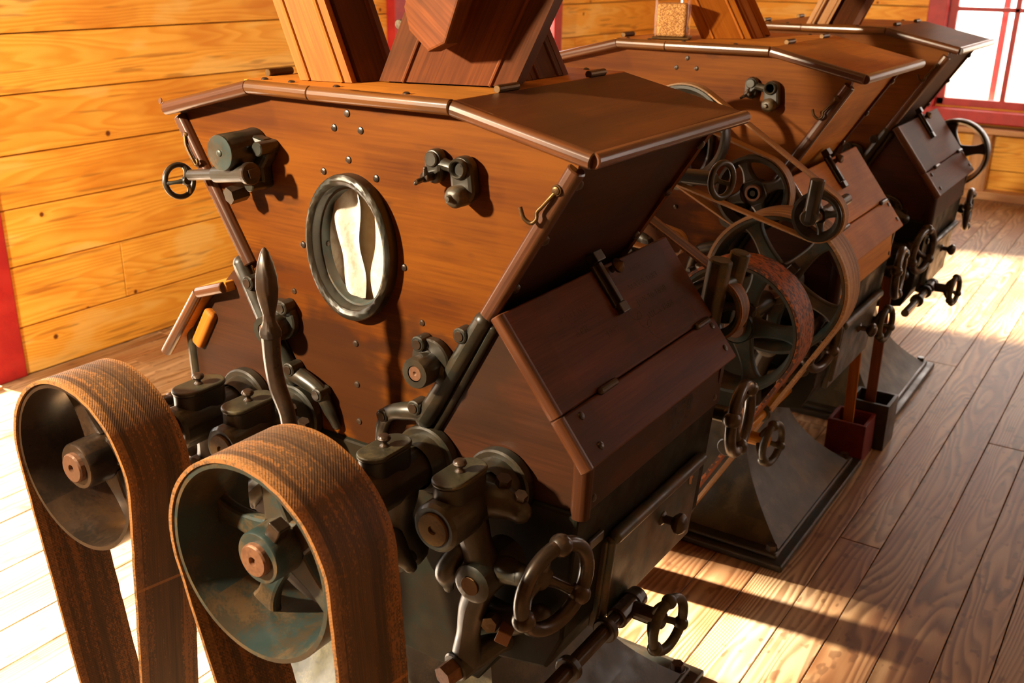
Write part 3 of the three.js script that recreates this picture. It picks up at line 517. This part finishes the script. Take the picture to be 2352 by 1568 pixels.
    const hook = mesh('hook', tube([[0.4, 1.29, 0.017], [0.392, 1.28, 0.02], [0.38, 1.266, 0.022], [0.372, 1.256, 0.024], [0.373, 1.247, 0.026], [0.365, 1.24, 0.028], [0.354, 1.246, 0.03], [0.347, 1.262, 0.03]], 0.0032, 30, 8), brass, root); mesh('eye', [disc(0.0085, 0.004, [0, 0, 1], [0.4, 1.291, 0.014], 16), dome(0.0068, [0, 0, 1], [0.4, 1.291, 0.018])], brass, hook);
  }
  vCasting(root, 1, -0.012); vCasting(root, -1, -0.012);
  // right roll box
  {
    const front = [[0.262, 1.03], [0.3, 1.072], [0.462, 0.865], [0.452, 0.767], [0.37, 0.767], [0.10, 0.745], [0.10, 0.80]];
    const rb = mesh('roll_box', ext(front, 0.018, -0.02, 0), D, root, 'dark wooden end of the roll box');
    mesh('side_board', box(0.018, 0.125, 0.545, 0.447, 0.8275, -0.285, 0.003, 'z'), o.side || D, rb);
    mesh('rear_board', ext(front, 0.018, -0.56, 0), D, rb);
    mesh('corner_post', rod([0.447, 0.758, -0.008], [0.452, 0.876, -0.008], 0.0165, 16), D, rb);
    for (const [y, z] of [[0.785, -0.035], [0.785, -0.53], [0.85, -0.53]]) mesh('screw', dome(0.007, [1, 0, 0], [0.456, y, z]), ironBrown, rb);
    const up = mesh('roof_leaf', slab(roofP(0), roofP(0.66), 0.02, -0.575, 0.012, 0.004), o.roof || roofWood, root);
    const a = roofP(0.0, -0.01), b = roofP(0.66, -0.01), c = roofP(1, -0.01);
    mesh('nosing', rod([a[0], a[1], 0.015], [b[0], b[1], 0.015], 0.012, 16), M, up);
    for (const z of [-0.105, -0.49]) { const h = roofP(0.665, 0.003); mesh('hinge', [rod([h[0], h[1], z], [h[0], h[1], z - 0.052], 0.0068, 12), boxUV(new THREE.SphereGeometry(0.0068, 12, 8).translate(h[0], h[1], z))], ironBrown, up); }
    { const h = roofP(0.1, 0.0), n = [0.788, 0.616, 0]; const q = Math.atan2(-0.221, 0.173);
      const lb = (w, t, d, at, k, z) => { const p = roofP(at, k); const g = boxUV(new RoundedBoxGeometry(w, t, d, 2, 0.002), 'x'); g.rotateZ(q); return g.translate(p[0], p[1], z); };
      const latch = mesh('latch', [lb(0.085, 0.007, 0.034, 0.13, 0.003, -0.288), lb(0.08, 0.012, 0.012, 0.12, 0.008, -0.288), lb(0.02, 0.014, 0.026, 0.3, 0.006, -0.288), lb(0.02, 0.02, 0.03, -0.06, 0.01, -0.29)], iron, up);
      const p = roofP(0.05, 0.004); mesh('latch_knob', lathe([[0.007, 0], [0.006, 0.008], [0.0135, 0.013], [0.0145, 0.018], [0.011, 0.022], [0.005, 0.026], [0, 0.03]], n, [p[0], p[1], -0.325], 20), brass, up); }
    const lo = mesh('roof_leaf', slab(roofP(0.666), roofP(1), 0.02, -0.575, 0.012, 0.004), o.roof || roofWood, root);
    mesh('nosing', rod([b[0] + 0.0005, b[1] - 0.0006, 0.015], [c[0], c[1], 0.015], 0.012, 16), M, lo);
    for (const [t, z] of [[0.72, -0.03], [0.92, -0.035], [0.72, -0.55], [0.9, -0.55]]) { const p = roofP(t, 0); mesh('screw', dome(0.0072, [0.788, 0.616, 0], [p[0], p[1], z]), ironBrown, lo); }
  }
  // left roll box, its upper roof leaf lifted
  {
    const front = [[-0.27, 1.03], [-0.3, 1.062], [-0.462, 0.9], [-0.468, 0.767], [-0.37, 0.767], [-0.10, 0.745], [-0.10, 0.80]];
    const rb = mesh('roll_box', ext(front, 0.018, -0.02, 0), D, root);
    mesh('side_board', box(0.018, 0.135, 0.545, -0.458, 0.8325, -0.285, 0.003, 'z'), D, rb);
    mesh('rear_board', ext(front, 0.018, -0.56, 0), D, rb);
    mesh('corner_post', rod([-0.462, 0.758, -0.008], [-0.466, 0.9, -0.008], 0.0135, 16), iron, rb);
    const lo = mesh('roof_leaf', slab([-0.525, 0.842], [-0.404, 0.996], 0.02, -0.575, 0.02, 0.004), freshWood, root);
    mesh('nosing', rod([-0.518, 0.838, 0.022], [-0.4, 0.988, 0.022], 0.0108, 14), M, lo);
    mesh('batten', slab([-0.455, 0.872], [-0.402, 0.955], 0.03, -0.54, 0.012, 0.01), spoutLight, lo);
    const up = mesh('roof_leaf', slab([-0.404, 0.998], [-0.325, 1.022], 0.02, -0.575, 0.02, 0.004), freshWood, root);
    mesh('nosing', rod([-0.4, 0.988, 0.022], [-0.325, 1.012, 0.022], 0.0108, 14), M, up);
  }
  // iron body, drawer, pedestal
  {
    const prof = [[-0.452, 0.768], [0.452, 0.768], [0.43, 0.52], [0.40, 0.45], [0.30, 0.43], [0.255, 0.36], [-0.255, 0.36], [-0.30, 0.43], [-0.40, 0.45], [-0.43, 0.52]];
    const bd = mesh('body', ext(prof, 0.56, -0.553, 0.006), ironBody, root);
    mesh('rear_frame', ext([[-0.1, 0.74], [0.1, 0.74], [0.1, 0.7], [-0.1, 0.7]], 0.03, -0.56, 0.004), ironBody, bd);
    const lean = Math.atan2(0.026, 0.29);
    const side = (w, h, d, y, z, off, r) => { const g = boxUV(new RoundedBoxGeometry(w, h, d, 2, r), 'z', rand(), rand()); g.rotateZ(-lean); const x = 0.43 + (y - 0.52) / 0.248 * 0.022; return g.translate(x + off, y, z); };
    const dr = mesh('drawer', side(0.016, 0.185, 0.4, 0.574, -0.3, 0.002, 0.004), ironBlue, root);
    mesh('trim', [side(0.024, 0.024, 0.385, 0.668, -0.305, 0.013, 0.0105), side(0.02, 0.17, 0.02, 0.585, -0.115, 0.009, 0.009)], ironBlue, dr);
    mesh('knob', lathe([[0.016, 0], [0.014, 0.006], [0.0085, 0.01], [0.008, 0.024], [0.014, 0.029], [0.0205, 0.036], [0.021, 0.043], [0.016, 0.05], [0.007, 0.054], [0, 0.055]], [1, -0.02, 0], [0.444, 0.6, -0.335], 28), ironBrown, dr);
    if (!o.box && o.feed !== false) { const ch = ext([[-0.008, -0.01], [0.002, -0.014], [0.004, -0.004], [0.01, 0.001], [0.003, 0.005], [0.004, 0.014], [-0.004, 0.008], [-0.009, 0.002]], 0.001, 0).rotateY(Math.PI / 2); mesh('paint_chip', ch.translate(0.4505, 0.634, -0.455), bareWood, dr); }
    mesh('hinge_strap', side(0.008, 0.02, 0.05, 0.69, -0.06, 0.004, 0.003), iron, bd);
    // pedestal: concave sheet iron flaring to the base plate
    const NP = 14, sec = (t) => [0.21 + 0.2 * Math.pow(1 - t, 2.4), 0.17 + 0.17 * Math.pow(1 - t, 2.4), 0.032 + 0.345 * t], faces = [];
    for (let k = 0; k < 4; k++) {
      const pos = [], idx = [], sg = [[1, 1], [1, -1], [-1, -1], [-1, 1]], a = sg[k], b = sg[(k + 1) % 4];
      for (let i = 0; i <= NP; i++) { const [hx, hz, y] = sec(i / NP); for (let q = 0; q <= 6; q++) { const f = q / 6; pos.push((a[0] + (b[0] - a[0]) * f) * hx, y, (a[1] + (b[1] - a[1]) * f) * hz - 0.27); } }
      for (let i = 0; i < NP; i++) for (let q = 0; q < 6; q++) { const n = i * 7 + q; idx.push(n, n + 1, n + 7, n + 1, n + 8, n + 7); }
      const g = new THREE.BufferGeometry(); g.setAttribute('position', new THREE.Float32BufferAttribute(pos, 3)); g.setIndex(idx); g.computeVertexNormals(); faces.push(boxUV(g, 'x'));
    }
    mesh('pedestal', faces, dustIron, root);
    const plate = mesh('base_plate', [box(0.88, 0.022, 0.8, 0, 0.011, -0.27, 0.006), box(0.83, 0.016, 0.75, 0, 0.027, -0.27, 0.007)], iron, root);
    for (const x of [-0.39, 0.39]) for (const z of [0.08, -0.62]) mesh('bolt', [disc(0.02, 0.006, [0, 1, 0], [x, 0.03, z], 18), hex(0.016, 0.016, [0, 1, 0], [x, 0.036, z])], ironBrown, plate);
  }
  // feed rod with its handwheel on the right, low down
  for (const [x, y, zt, za, zb, m] of o.rods || [[0.458, 0.49, -0.178, 0.2, -0.22, ironBrown]]) {    // foot x, y; z of the tee; z ends of the rod
    const rodm = mesh('tension_rod', [rod([x, y, za], [x, y, zb], 0.0135, 18), rod([x, y, zt + 0.04], [x, y, zt - 0.05], 0.0205, 18), rod([x - 0.005, y, zt - 0.005], [x + 0.075, y, zt - 0.005], 0.0165, 16)], m, root);
    for (const z of [zt + 0.07, (za + zb) / 2 + 0.03, zb + 0.01]) mesh('collar', disc(0.023, 0.016, [0, 0, 1], [x, y, z], 24), iron, rodm);
    handwheel(root, [x + 0.085, y, zt], [1, 0, 0.12], 0.05, 0.0092, { balls: true, twist: 1.0, dish: 0.03, mat: dustIron });
  }
  // bearings of the four rolls and the roll adjusters
  for (const [X, q] of [[-0.168, 1], [0.15, -1]]) mesh('bearing_bracket', [taper([[X, 0.765, 0.09], [X + q * 0.012, 0.70, 0.085], [X + q * 0.006, 0.63, 0.06]], [0.036, 0.031, 0.036], 16, 16), taper([[X + q * 0.02, 0.70, 0.1], [X - q * 0.015, 0.66, 0.115], [X - q * 0.03, 0.625, 0.1]], [0.018, 0.021, 0.012], 14, 12), lathe([[0, 0.05], [0.022, 0.05], [0.026, 0.045], [0.026, 0]], [0, 0, 1], [X, 0.632, 0.06], 24)], iron, root);
  bearing(root, -0.30, -1, false); bearing(root, -0.168, 1, true); bearing(root, 0.15, -1, false); bearing(root, 0.303, 1, true);
  adjuster(root, 1); adjuster(root, -1);
  // mirrored gear on the rear side, seen past the box: bearing stubs, handwheel
  mesh('rear_bearing', [disc(0.05, 0.09, [0, 0, -1], [0.303, 0.785, -0.555], 28), prismY(stadium(0.0265, 0.05), 0.07, 0.78, 0.003).translate(0.303, 0, -0.64), disc(0.05, 0.09, [0, 0, -1], [-0.15, 0.785, -0.555], 28), taper([[0.315, 0.76, -0.62], [0.33, 0.68, -0.66], [0.29, 0.5, -0.64]], [0.03, 0.03, 0.025], 16, 12)], iron, root);
  mesh('screw_spindle', rod([0.33, 0.69, -0.665], [0.45, 0.69, -0.665], 0.018, 16), iron, root);
  handwheel(root, [0.466, 0.69, -0.665], [1, 0, -0.1], 0.074, 0.0125, { balls: true, twist: 0.3, dish: 0.014 });
}

// ---------------------------------------------------------------- the three roller mills
const GROUP = 'roller mills standing in a row';
const M1 = [0, 0, 0], M2 = [0.0, 0, -1.33], M3 = [0.0, 0, -2.42];
const mill1 = thing('roller_mill', 'nearest wooden roller mill, with an oval sight glass and two wide belts in front', 'mill', M1, GROUP);
buildMill(mill1);
pulley(mill1, [0.15, 0.79, 0.425], 0.156, 0.14, { hubZ: -0.02, turn: 103, screwAt: 62 });
pulley(mill1, [-0.30, 0.795, 0.395], 0.15, 0.118, { hubZ: -0.008, turn: 120, mat: ironBrown, screw: false, arms: 4 });
mesh('roll_shaft', rod([0.15, 0.79, 0.1], [0.15, 0.79, 0.4], 0.025, 20), ironBrown, mill1); mesh('roll_shaft', rod([-0.30, 0.795, 0.1], [-0.30, 0.795, 0.38], 0.025, 20), ironBrown, mill1);
{ // throw-out lever
  const lv = mesh('lever', taper([[-0.006, 0.84, 0.18], [-0.008, 0.89, 0.18], [-0.027, 0.938, 0.18], [-0.034, 0.98, 0.18], [-0.034, 1.03, 0.18]], [0.014, 0.0135, 0.0145, 0.0145, 0.0155], 40, 16), ironBrown, mill1);
  mesh('lever_grip', lathe([[0.0125, -0.012], [0.0172, -0.008], [0.0178, 0.0], [0.0155, 0.006], [0.0108, 0.018], [0.0102, 0.03], [0.0155, 0.052], [0.0182, 0.074], [0.0172, 0.093], [0.013, 0.114], [0.007, 0.132], [0.003, 0.139], [0, 0.141]], [0.0, 1, 0], [-0.034, 1.032, 0.18], 28), ironBrown, lv);
  mesh('lever_hub', [disc(0.024, 0.045, [0, 0, 1], [-0.005, 0.81, 0.155], 24), rod([-0.005, 0.805, 0.175], [-0.15, 0.79, 0.16], 0.014, 14), taper([[-0.005, 0.81, 0.18], [-0.006, 0.845, 0.18]], [0.018, 0.014], 6, 10)], iron, lv);
}
{ // faded printing on the roof of the roll box
  const cv = document.createElement('canvas'); cv.width = 1024; cv.height = 512; const c = cv.getContext('2d');
  c.clearRect(0, 0, 1024, 512); c.fillStyle = 'rgba(24,16,10,0.85)'; c.strokeStyle = 'rgba(24,16,10,0.85)';
  c.font = 'bold 46px serif';
  const t = (s, x, y, a) => { c.globalAlpha = a; c.fillText(s, x, y); };
  t('1880', 720, 80, 0.35); t('MAY 8,1883', 640, 170, 0.6); t('JUN.10,1890', 640, 262, 0.75); t('JUL.3,1888', 660, 356, 0.9);
  t('PATENTED', 110, 150, 0.35); t('APR.', 150, 250, 0.5); t('1887', 330, 330, 0.45);
  c.globalAlpha = 0.8; c.lineWidth = 5; c.beginPath(); c.moveTo(575, 215); c.bezierCurveTo(520, 300, 560, 330, 600, 330); c.bezierCurveTo(640, 330, 630, 270, 600, 300); c.bezierCurveTo(560, 350, 590, 400, 640, 390); c.bezierCurveTo(690, 380, 650, 330, 625, 380); c.bezierCurveTo(610, 430, 640, 470, 670, 495); c.stroke();
  const im = c.getImageData(0, 0, 1024, 512), r = rng(3); for (let i = 3; i < im.data.length; i += 4) im.data[i] *= 0.35 + 0.65 * vnoise((i / 4 % 1024) / 9, Math.floor(i / 4096) / 9); c.putImageData(im, 0, 0);
  const tx = new THREE.CanvasTexture(cv); tx.colorSpace = THREE.SRGBColorSpace;
  const g = new THREE.PlaneGeometry(0.46, 0.172), a = roofP(0.33, 0.0006);
  // text reads along the roof: left end towards the camera, top towards the ridge
  const bas = new THREE.Matrix4().makeBasis(V3(0, 0, -1), V3(-0.616, 0.788, 0), V3(0.788, 0.616, 0)); g.applyMatrix4(bas); g.translate(a[0], a[1], -0.29);
  mesh('faded_print', g, std({ name: 'faded_print', map: tx, transparent: true, roughness: 0.6 }), mill1.children.find((o) => o.name === 'roof_leaf'));
  const cv2 = document.createElement('canvas'); cv2.width = 256; cv2.height = 128; const d = cv2.getContext('2d'); d.clearRect(0, 0, 256, 128); d.fillStyle = 'rgba(12,14,10,0.6)'; d.font = 'italic bold 110px serif'; d.fillText('159', 20, 105);
  const tx2 = new THREE.CanvasTexture(cv2); tx2.colorSpace = THREE.SRGBColorSpace;
  mesh('stencil_number', new THREE.PlaneGeometry(0.14, 0.07).rotateY(Math.PI / 2).translate(0.4568, 0.815, -0.37), std({ name: 'stencil_number', map: tx2, transparent: true, roughness: 0.6 }), mill1.children.find((o) => o.name === 'roll_box'));
}
{ // at the rear of the nearest mill: belt bracket, small pulley and feed handwheel
  mesh('belt_guide', [rod([0.392, 0.88, -0.612], [0.412, 1.045, -0.612], 0.0245, 20), rod([0.405, 0.9, -0.665], [0.432, 1.052, -0.665], 0.021, 18), rod([0.408, 0.99, -0.61], [0.42, 0.99, -0.665], 0.02, 14)], ironBlue, mill1);
  pulley(mill1, [0.395, 0.935, -0.615], 0.064, 0.045, { hub: 0.02, arms: 4, armWidth: 0.014, screw: false, thick: 0.006, hubZ: -0.01 });
  handwheel(mill1, [0.418, 1.213, -0.565], [1, 0.05, 0.3], 0.033, 0.0062, { spokes: 2, twist: 0.9, dish: 0.02, mat: iron });
  mesh('feed_spindle', rod([0.33, 1.208, -0.585], [0.4, 1.212, -0.57], 0.015, 16), iron, mill1);
}
const mill2 = thing('roller_mill', 'middle roller mill with light brown lids, a grain jar on its top', 'mill', M2, GROUP);
buildMill(mill2, { feed: false, lid: freshWood, side: freshWood, roof: freshWood, rods: [[0.36, 0.5, 0.36, 0.38, -0.06, ochre], [0.40, 0.57, -0.5, -0.3, -0.56, ironBrown]] });
pulley(mill2, [0.335, 0.79, 0.42], 0.158, 0.1, { hubZ: -0.03, turn: 0, screwAt: 60 });
pulley(mill2, [0.352, 0.845, 0.2], 0.178, 0.1, { hubZ: 0.0, turn: 50, hub: 0.05 });
pulley(mill2, [0.09, 1.2, 0.24], 0.12, 0.035, { hub: 0.02, arms: 4, armWidth: 0.012, screw: false, mat: iron });
pulley(mill2, [0.234, 1.045, 0.095], 0.098, 0.045, { hub: 0.036, arms: 4, turn: 25, armWidth: 0.022, screw: false, mat: iron });
pulley(mill2, [0.452, 1.045, 0.246], 0.06, 0.04, { hub: 0.02, arms: 4, armWidth: 0.012, screw: false, mat: iron });
mesh('belt_guide', [rod([0.446, 1.04, 0.275], [0.455, 1.14, 0.275], 0.017, 18), rod([0.446, 1.05, 0.29], [0.446, 1.05, 0.255], 0.02, 14)], iron, mill2);
for (const [x, y, l, r] of [[0.09, 1.2, 0.23, 0.014], [0.234, 1.045, 0.085, 0.018], [0.452, 1.045, 0.22, 0.014], [0.34, 0.81, 0.4, 0.025]]) mesh('pulley_shaft', rod([x, y, 0], [x, y, l], r, 14), iron, mill2);
const mill3 = thing('roller_mill', 'farthest roller mill, in front of the bright red-framed window', 'mill', M3, GROUP);
buildMill(mill3, { feed: false });
pulley(mill3, [0.38, 0.91, -0.62], 0.13, 0.06, { hub: 0.03, arms: 4, screw: false, mat: iron });

// ---------------------------------------------------------------- belts
function strap(name, label, pts, z0, z1, t, closed, m, group) {
  const o = mesh(numbered(name), band(pts, z0, z1, t, closed, 0.0016), m, scene); o.userData = { label, category: 'belt' }; if (group) o.userData.group = group; return o;
}
{
  const c = [0.15, 0.79], R = 0.1565;
  let a = arc(c[0], c[1], R, 4, 196, 80), e0 = [c[0] + R + 0.052, -0.01], e1 = [a[80][0] + 0.283 / 0.96 * (a[80][1] + 0.01), -0.01];
  strap('drive_belt', 'wide brown canvas belt round the blue-green pulley, right of the pair in front', [e0, ...line(e0, a[0], 40), ...a, ...line(a[80], e1, 40), e1], 0.288, 0.428, 0.0065, false, beltMat, 'wide canvas belts in front of the nearest mill');
  const d = [-0.30, 0.795], Q = 0.1505;
  a = arc(d[0], d[1], Q, -5, 189, 80); e0 = [a[0][0] - 0.1 * 0.8, -0.01]; e1 = [a[80][0] + 0.165 * 0.8, -0.01];
  strap('drive_belt', 'wide brown canvas belt round the brown pulley at the left edge', [e0, ...line(e0, a[0], 40), ...a, ...line(a[80], e1, 40), e1], 0.279, 0.399, 0.0065, false, beltMat, 'wide canvas belts in front of the nearest mill');
  const z = M2[2];
  let b = arc(0.335, 0.79, 0.1585, -29, 165, 80), f0 = [b[0][0] - 0.554 * b[0][1], -0.004], f1 = [b[80][0] - 0.26 * b[80][1], -0.004];
  strap('drive_belt', 'cracked orange belt on the foremost pulley between the first two mills', [f0, ...line(f0, b[0], 30), ...b, ...line(b[80], f1, 30), f1], z + 0.318, z + 0.42, 0.007, false, beltOrange);
  b = arc(0.352, 0.845, 0.1785, -29, 165, 80); f0 = [b[0][0] - 0.554 * b[0][1], -0.004]; f1 = [b[80][0] - 0.26 * b[80][1], -0.004];
  strap('drive_belt', 'tan layered belt round the large pulley close before the middle mill', [f0, ...line(f0, b[0], 30), ...b, ...line(b[80], f1, 30), f1], z + 0.1, z + 0.2, 0.008, false, beltTan);
  strap('narrow_belt', 'long tan belt from the upper thin wheel to the small right pulley', round2([0.09, 1.2, 0.1205], [0.452, 1.045, 0.0605]), z + 0.207, z + 0.238, 0.004, true, beltTan);
  strap('narrow_belt', 'tan belt round the dark spoked pulley of the middle mill', round2([0.234, 1.045, 0.0985], [-0.2, 1.22, 0.06]), z + 0.053, z + 0.092, 0.004, true, beltTan);
  strap('narrow_belt', 'frayed pale belt stretched low behind the hopper of the nearest mill', round2([0.1, 0.93, 0.03], [-0.3, 0.99, 0.05]), z + 0.24, z + 0.275, 0.004, true, beltTan);
  strap('narrow_belt', 'ribbed brown belt looping round the bracket behind the nearest roll box', round2([0.395, 0.935, 0.0645], [0.0, 1.17, 0.05]), -0.658, -0.618, 0.005, true, beltMat);
}
// ---------------------------------------------------------------- wooden spouts on the lids
function spoutBox(o, corners, top, m, name) {               // a four-sided box between a foot outline and a top outline (each four corners, anticlockwise from the front left)
  const out = [];
  for (let k = 0; k < 4; k++) {
    const a = corners[k], b = corners[(k + 1) % 4], c = top[(k + 1) % 4], d = top[k];
    const n = V3(...b).sub(V3(...a)).cross(V3(...d).sub(V3(...a))).normalize().multiplyScalar(-0.018);
    const P = [a, b, c, d].map((p) => V3(...p)); if (k % 2) { const e = P[1].clone().sub(P[0]).normalize().multiplyScalar(0.0185), e2 = P[2].clone().sub(P[3]).normalize().multiplyScalar(0.0185); P[0].add(e); P[1].sub(e); P[3].add(e2); P[2].sub(e2); }
    const Q = P.map((p) => p.clone().add(n)), pos = [], idx = [], L = P[0].distanceTo(P[3]), w = P[0].distanceTo(P[1]), uv = [];
    const quad = (p, q, r, s, u0, u1) => { const st = pos.length / 3; for (const v of [p, q, r, s]) pos.push(v.x, v.y, v.z); uv.push(0, u0, 0, u1, L, u1, L, u0); idx.push(st, st + 1, st + 2, st, st + 2, st + 3); };
    quad(P[0], P[1], P[2], P[3], 0, w); quad(Q[1], Q[0], Q[3], Q[2], 0, w); quad(P[1], Q[1], Q[2], P[2], 0, 0.018); quad(Q[0], P[0], P[3], Q[3], 0, 0.018); quad(P[3], P[2], Q[2], Q[3], 0, 0.02); quad(Q[0], Q[1], P[1], P[0], 0, 0.02);
    const g = new THREE.BufferGeometry(); g.setAttribute('position', new THREE.Float32BufferAttribute(pos, 3)); g.setAttribute('uv', new THREE.Float32BufferAttribute(uv.map((q, i) => q + (i % 2 ? k * 0.23 : 0)), 2)); g.setIndex(idx);
    const f = g.toNonIndexed(); f.computeVertexNormals(); mesh('side_board', f, Array.isArray(m) ? m[k] : m, o);
    // a pair of beads along each broad board
    const lerp = (p, q, t) => p.clone().lerp(q, t);
    if (k % 2 === 0 || w > 0.08) for (const t of [0.18, 0.82]) { const p = lerp(P[0], P[1], t), q = lerp(P[3], P[2], t); mesh('bead', rod(p.toArray(), q.toArray(), 0.0035, 8), Array.isArray(m) ? m[k] : m, o); }
  }
}
{
  const T = 2.4;
  const s1 = thing('wooden_spout', 'honey-coloured square wooden spout leaning left on the nearest mill', 'spout', [0, 0, 0], 'wooden spouts above the mills');
  const up = (p, dx, dz, y = T) => [p[0] + dx * (y - p[1]), y, p[2] + dz * (y - p[1])];
  let f = [[-0.128, 1.406, -0.014], [-0.032, 1.406, -0.037], [-0.012, 1.406, -0.135], [-0.108, 1.406, -0.115]];
  spoutBox(s1, f, f.map((p) => up(p, -0.42, 0)), [spoutLight, spoutDark, spoutDark, spoutDark]);
  const s2 = thing('wooden_spout', 'dark red-brown wooden spout with a chamfered block, leaning right on the nearest mill', 'spout', [0, 0, 0], 'wooden spouts above the mills');
  f = [[-0.006, 1.408, -0.075], [0.219, 1.408, -0.145], [0.182, 1.408, -0.236], [0.012, 1.408, -0.19]];
  spoutBox(s2, f, f.map((p) => up(p, 0.52, 0)), [spoutDark, spoutDark, spoutDark, spoutDark]);
  const blk = ext([[-0.05, -0.03], [-0.02, -0.055], [0.04, -0.055], [0.072, -0.02], [0.072, 0.3], [-0.05, 0.3]], 0.03, 0, 0.004); blk.rotateZ(-0.5); blk.rotateY(-0.3); blk.translate(0.115, 1.53, -0.085);
  mesh('chamfered_block', blk, spoutDark, s2);
  for (const [x, y, z] of [[0.035, 1.5, -0.085], [0.165, 1.49, -0.125]]) mesh('screw', disc(0.008, 0.006, [0.2, -0.1, 1], [x, y, z], 16), steel, s2);
  const s3 = thing('wooden_spout', 'brown wooden spout at the back of the nearest mill, before the red window frame', 'spout', [0, 0, 0], 'wooden spouts above the mills');
  f = [[0.06, 1.406, -0.255], [0.172, 1.406, -0.255], [0.174, 1.406, -0.392], [0.06, 1.406, -0.39]];
  spoutBox(s3, f, f.map((p) => up(p, -0.54, 0)), spoutDark);
  const s4 = thing('wooden_spout', 'brown wooden spout leaning left behind the grain jar', 'spout', [0, 0, M2[2]], 'wooden spouts above the mills');
  f = [[-0.014, 1.406, -0.11], [0.085, 1.406, -0.2], [0.09, 1.406, -0.32], [-0.02, 1.406, -0.24]];
  spoutBox(s4, f, f.map((p) => up(p, -0.6, 0)), spoutLight);
  const s5 = thing('wooden_spout', 'spout with one pale and one dark side, leaning right on the farthest mill', 'spout', [0, 0, M3[2]], 'wooden spouts above the mills');
  f = [[-0.05, 1.406, 0.02], [0.02, 1.406, 0.0], [0.115, 1.406, -0.06], [0.03, 1.406, -0.07]];
  spoutBox(s5, f, f.map((p) => up(p, 0.44, 0)), [bareWood, spoutDark, spoutDark, spoutDark]);
  // grain jar
  const j = thing('grain_jar', 'square glass jar full of wheat grain on the middle mill', 'jar', [-0.085, 1.4062, M2[2] - 0.05]);
  j.rotation.y = 0.35;
  mesh('grain', box(0.078, 0.085, 0.078, 0, 0.049, 0, 0.008), grainMat, j).userData.kind = 'stuff';
  const jg = new RoundedBoxGeometry(0.09, 0.24, 0.09, 3, 0.012); mesh('glass_wall', jg.translate(0, 0.121, 0), glass, j);
  mesh('metal_foot', box(0.1, 0.006, 0.1, 0, 0.003, 0, 0.002), brass, j);
}
// ---------------------------------------------------------------- cloth and paper behind the sight ring
{
  const cl = []; const N = 26, M = 20, g = new THREE.PlaneGeometry(0.1, 0.2, M, N), p = g.attributes.position;
  for (let i = 0; i < p.count; i++) { const x = p.getX(i), y = p.getY(i); p.setXYZ(i, x + 0.012 * Math.sin(y * 18) + 0.02 * (0.5 - (y + 0.1) / 0.2) * 1.2, y, 0.008 * Math.sin(x * 120 + y * 20) + 0.006 * Math.sin(y * 46 + x * 30)); }
  g.computeVertexNormals();
  const c = mesh('cloth', g.translate(-0.062, 1.138, -0.02), clothMat, scene); c.material.side = THREE.DoubleSide; c.userData = { label: 'crumpled white cloth in the left of the round sight glass', category: 'cloth' };
  const q = new THREE.CylinderGeometry(0.5, 0.5, 0.22, 20, 1, true, -0.22, 0.44).translate(-0.0, 1.138, -0.541); paper.side = THREE.DoubleSide;
  const s = mesh('paper_sheet', q, paper, scene); s.userData = { label: 'smooth cream paper sheet behind the round sight glass', category: 'paper' };
}
// ---------------------------------------------------------------- things on the floor between the mills
{
  const rb = thing('red_box', 'small dark red box on the floor beside the middle mill', 'box', [0.37, 0, -2.07]);
  for (const [w, h, d, x, y, z] of [[0.13, 0.14, 0.012, 0, 0.07, 0.06], [0.13, 0.14, 0.012, 0, 0.07, -0.06], [0.012, 0.14, 0.108, -0.059, 0.07, 0], [0.012, 0.14, 0.108, 0.059, 0.07, 0]]) mesh('side', box(w, h, d, x, y, z, 0.002), darkRed, rb);
  mesh('bottom', box(0.11, 0.01, 0.1, 0, 0.006, 0), darkRed, rb);
  const sl = thing('measuring_stick', 'orange-brown upright wooden stick standing in the red box', 'stick', [0.36, 0.012, -2.07]); mesh('board', box(0.035, 0.62, 0.012, 0, 0.31, 0, 0.002, 'y'), spoutLight, sl); sl.rotation.z = 0.02;
  const bb = thing('black_box', 'small black open box on the floor behind the red box', 'box', [0.4, 0, -2.213]);
  for (const [w, h, d, x, y, z] of [[0.14, 0.17, 0.012, 0, 0.085, 0.06], [0.14, 0.17, 0.012, 0, 0.085, -0.06], [0.012, 0.17, 0.118, -0.064, 0.085, 0], [0.012, 0.17, 0.118, 0.064, 0.085, 0]]) mesh('side', box(w, h, d, x, y, z, 0.002), iron, bb);
  mesh('bottom', box(0.12, 0.01, 0.11, 0, 0.006, 0), iron, bb);
  const s2 = thing('measuring_stick', 'dark brown upright wooden stick standing in the black box', 'stick', [0.39, 0.012, -2.213]); mesh('board', box(0.035, 0.62, 0.012, 0, 0.31, 0, 0.002, 'y'), spoutDark, s2);
}
// ---------------------------------------------------------------- red porch posts outside the end window
for (const [x, w, lab] of [[-0.3, 0.05, 'blurred red porch post left of the others outside the end window'], [0.02, 0.06, 'blurred red porch post second from the left outside the end window'], [0.42, 0.07, 'blurred red porch post third from the left outside the end window'], [0.86, 0.07, 'blurred red porch post farthest right outside the end window']]) {
  const o = mesh(numbered('porch_post'), box(w, 2.9, w, x, 1.2, ZE - 1.3, 0.006, 'y'), redPaint, scene); o.userData = { label: lab, category: 'post', group: 'porch posts outside the end window' };
}
renderer.render(scene, camera);
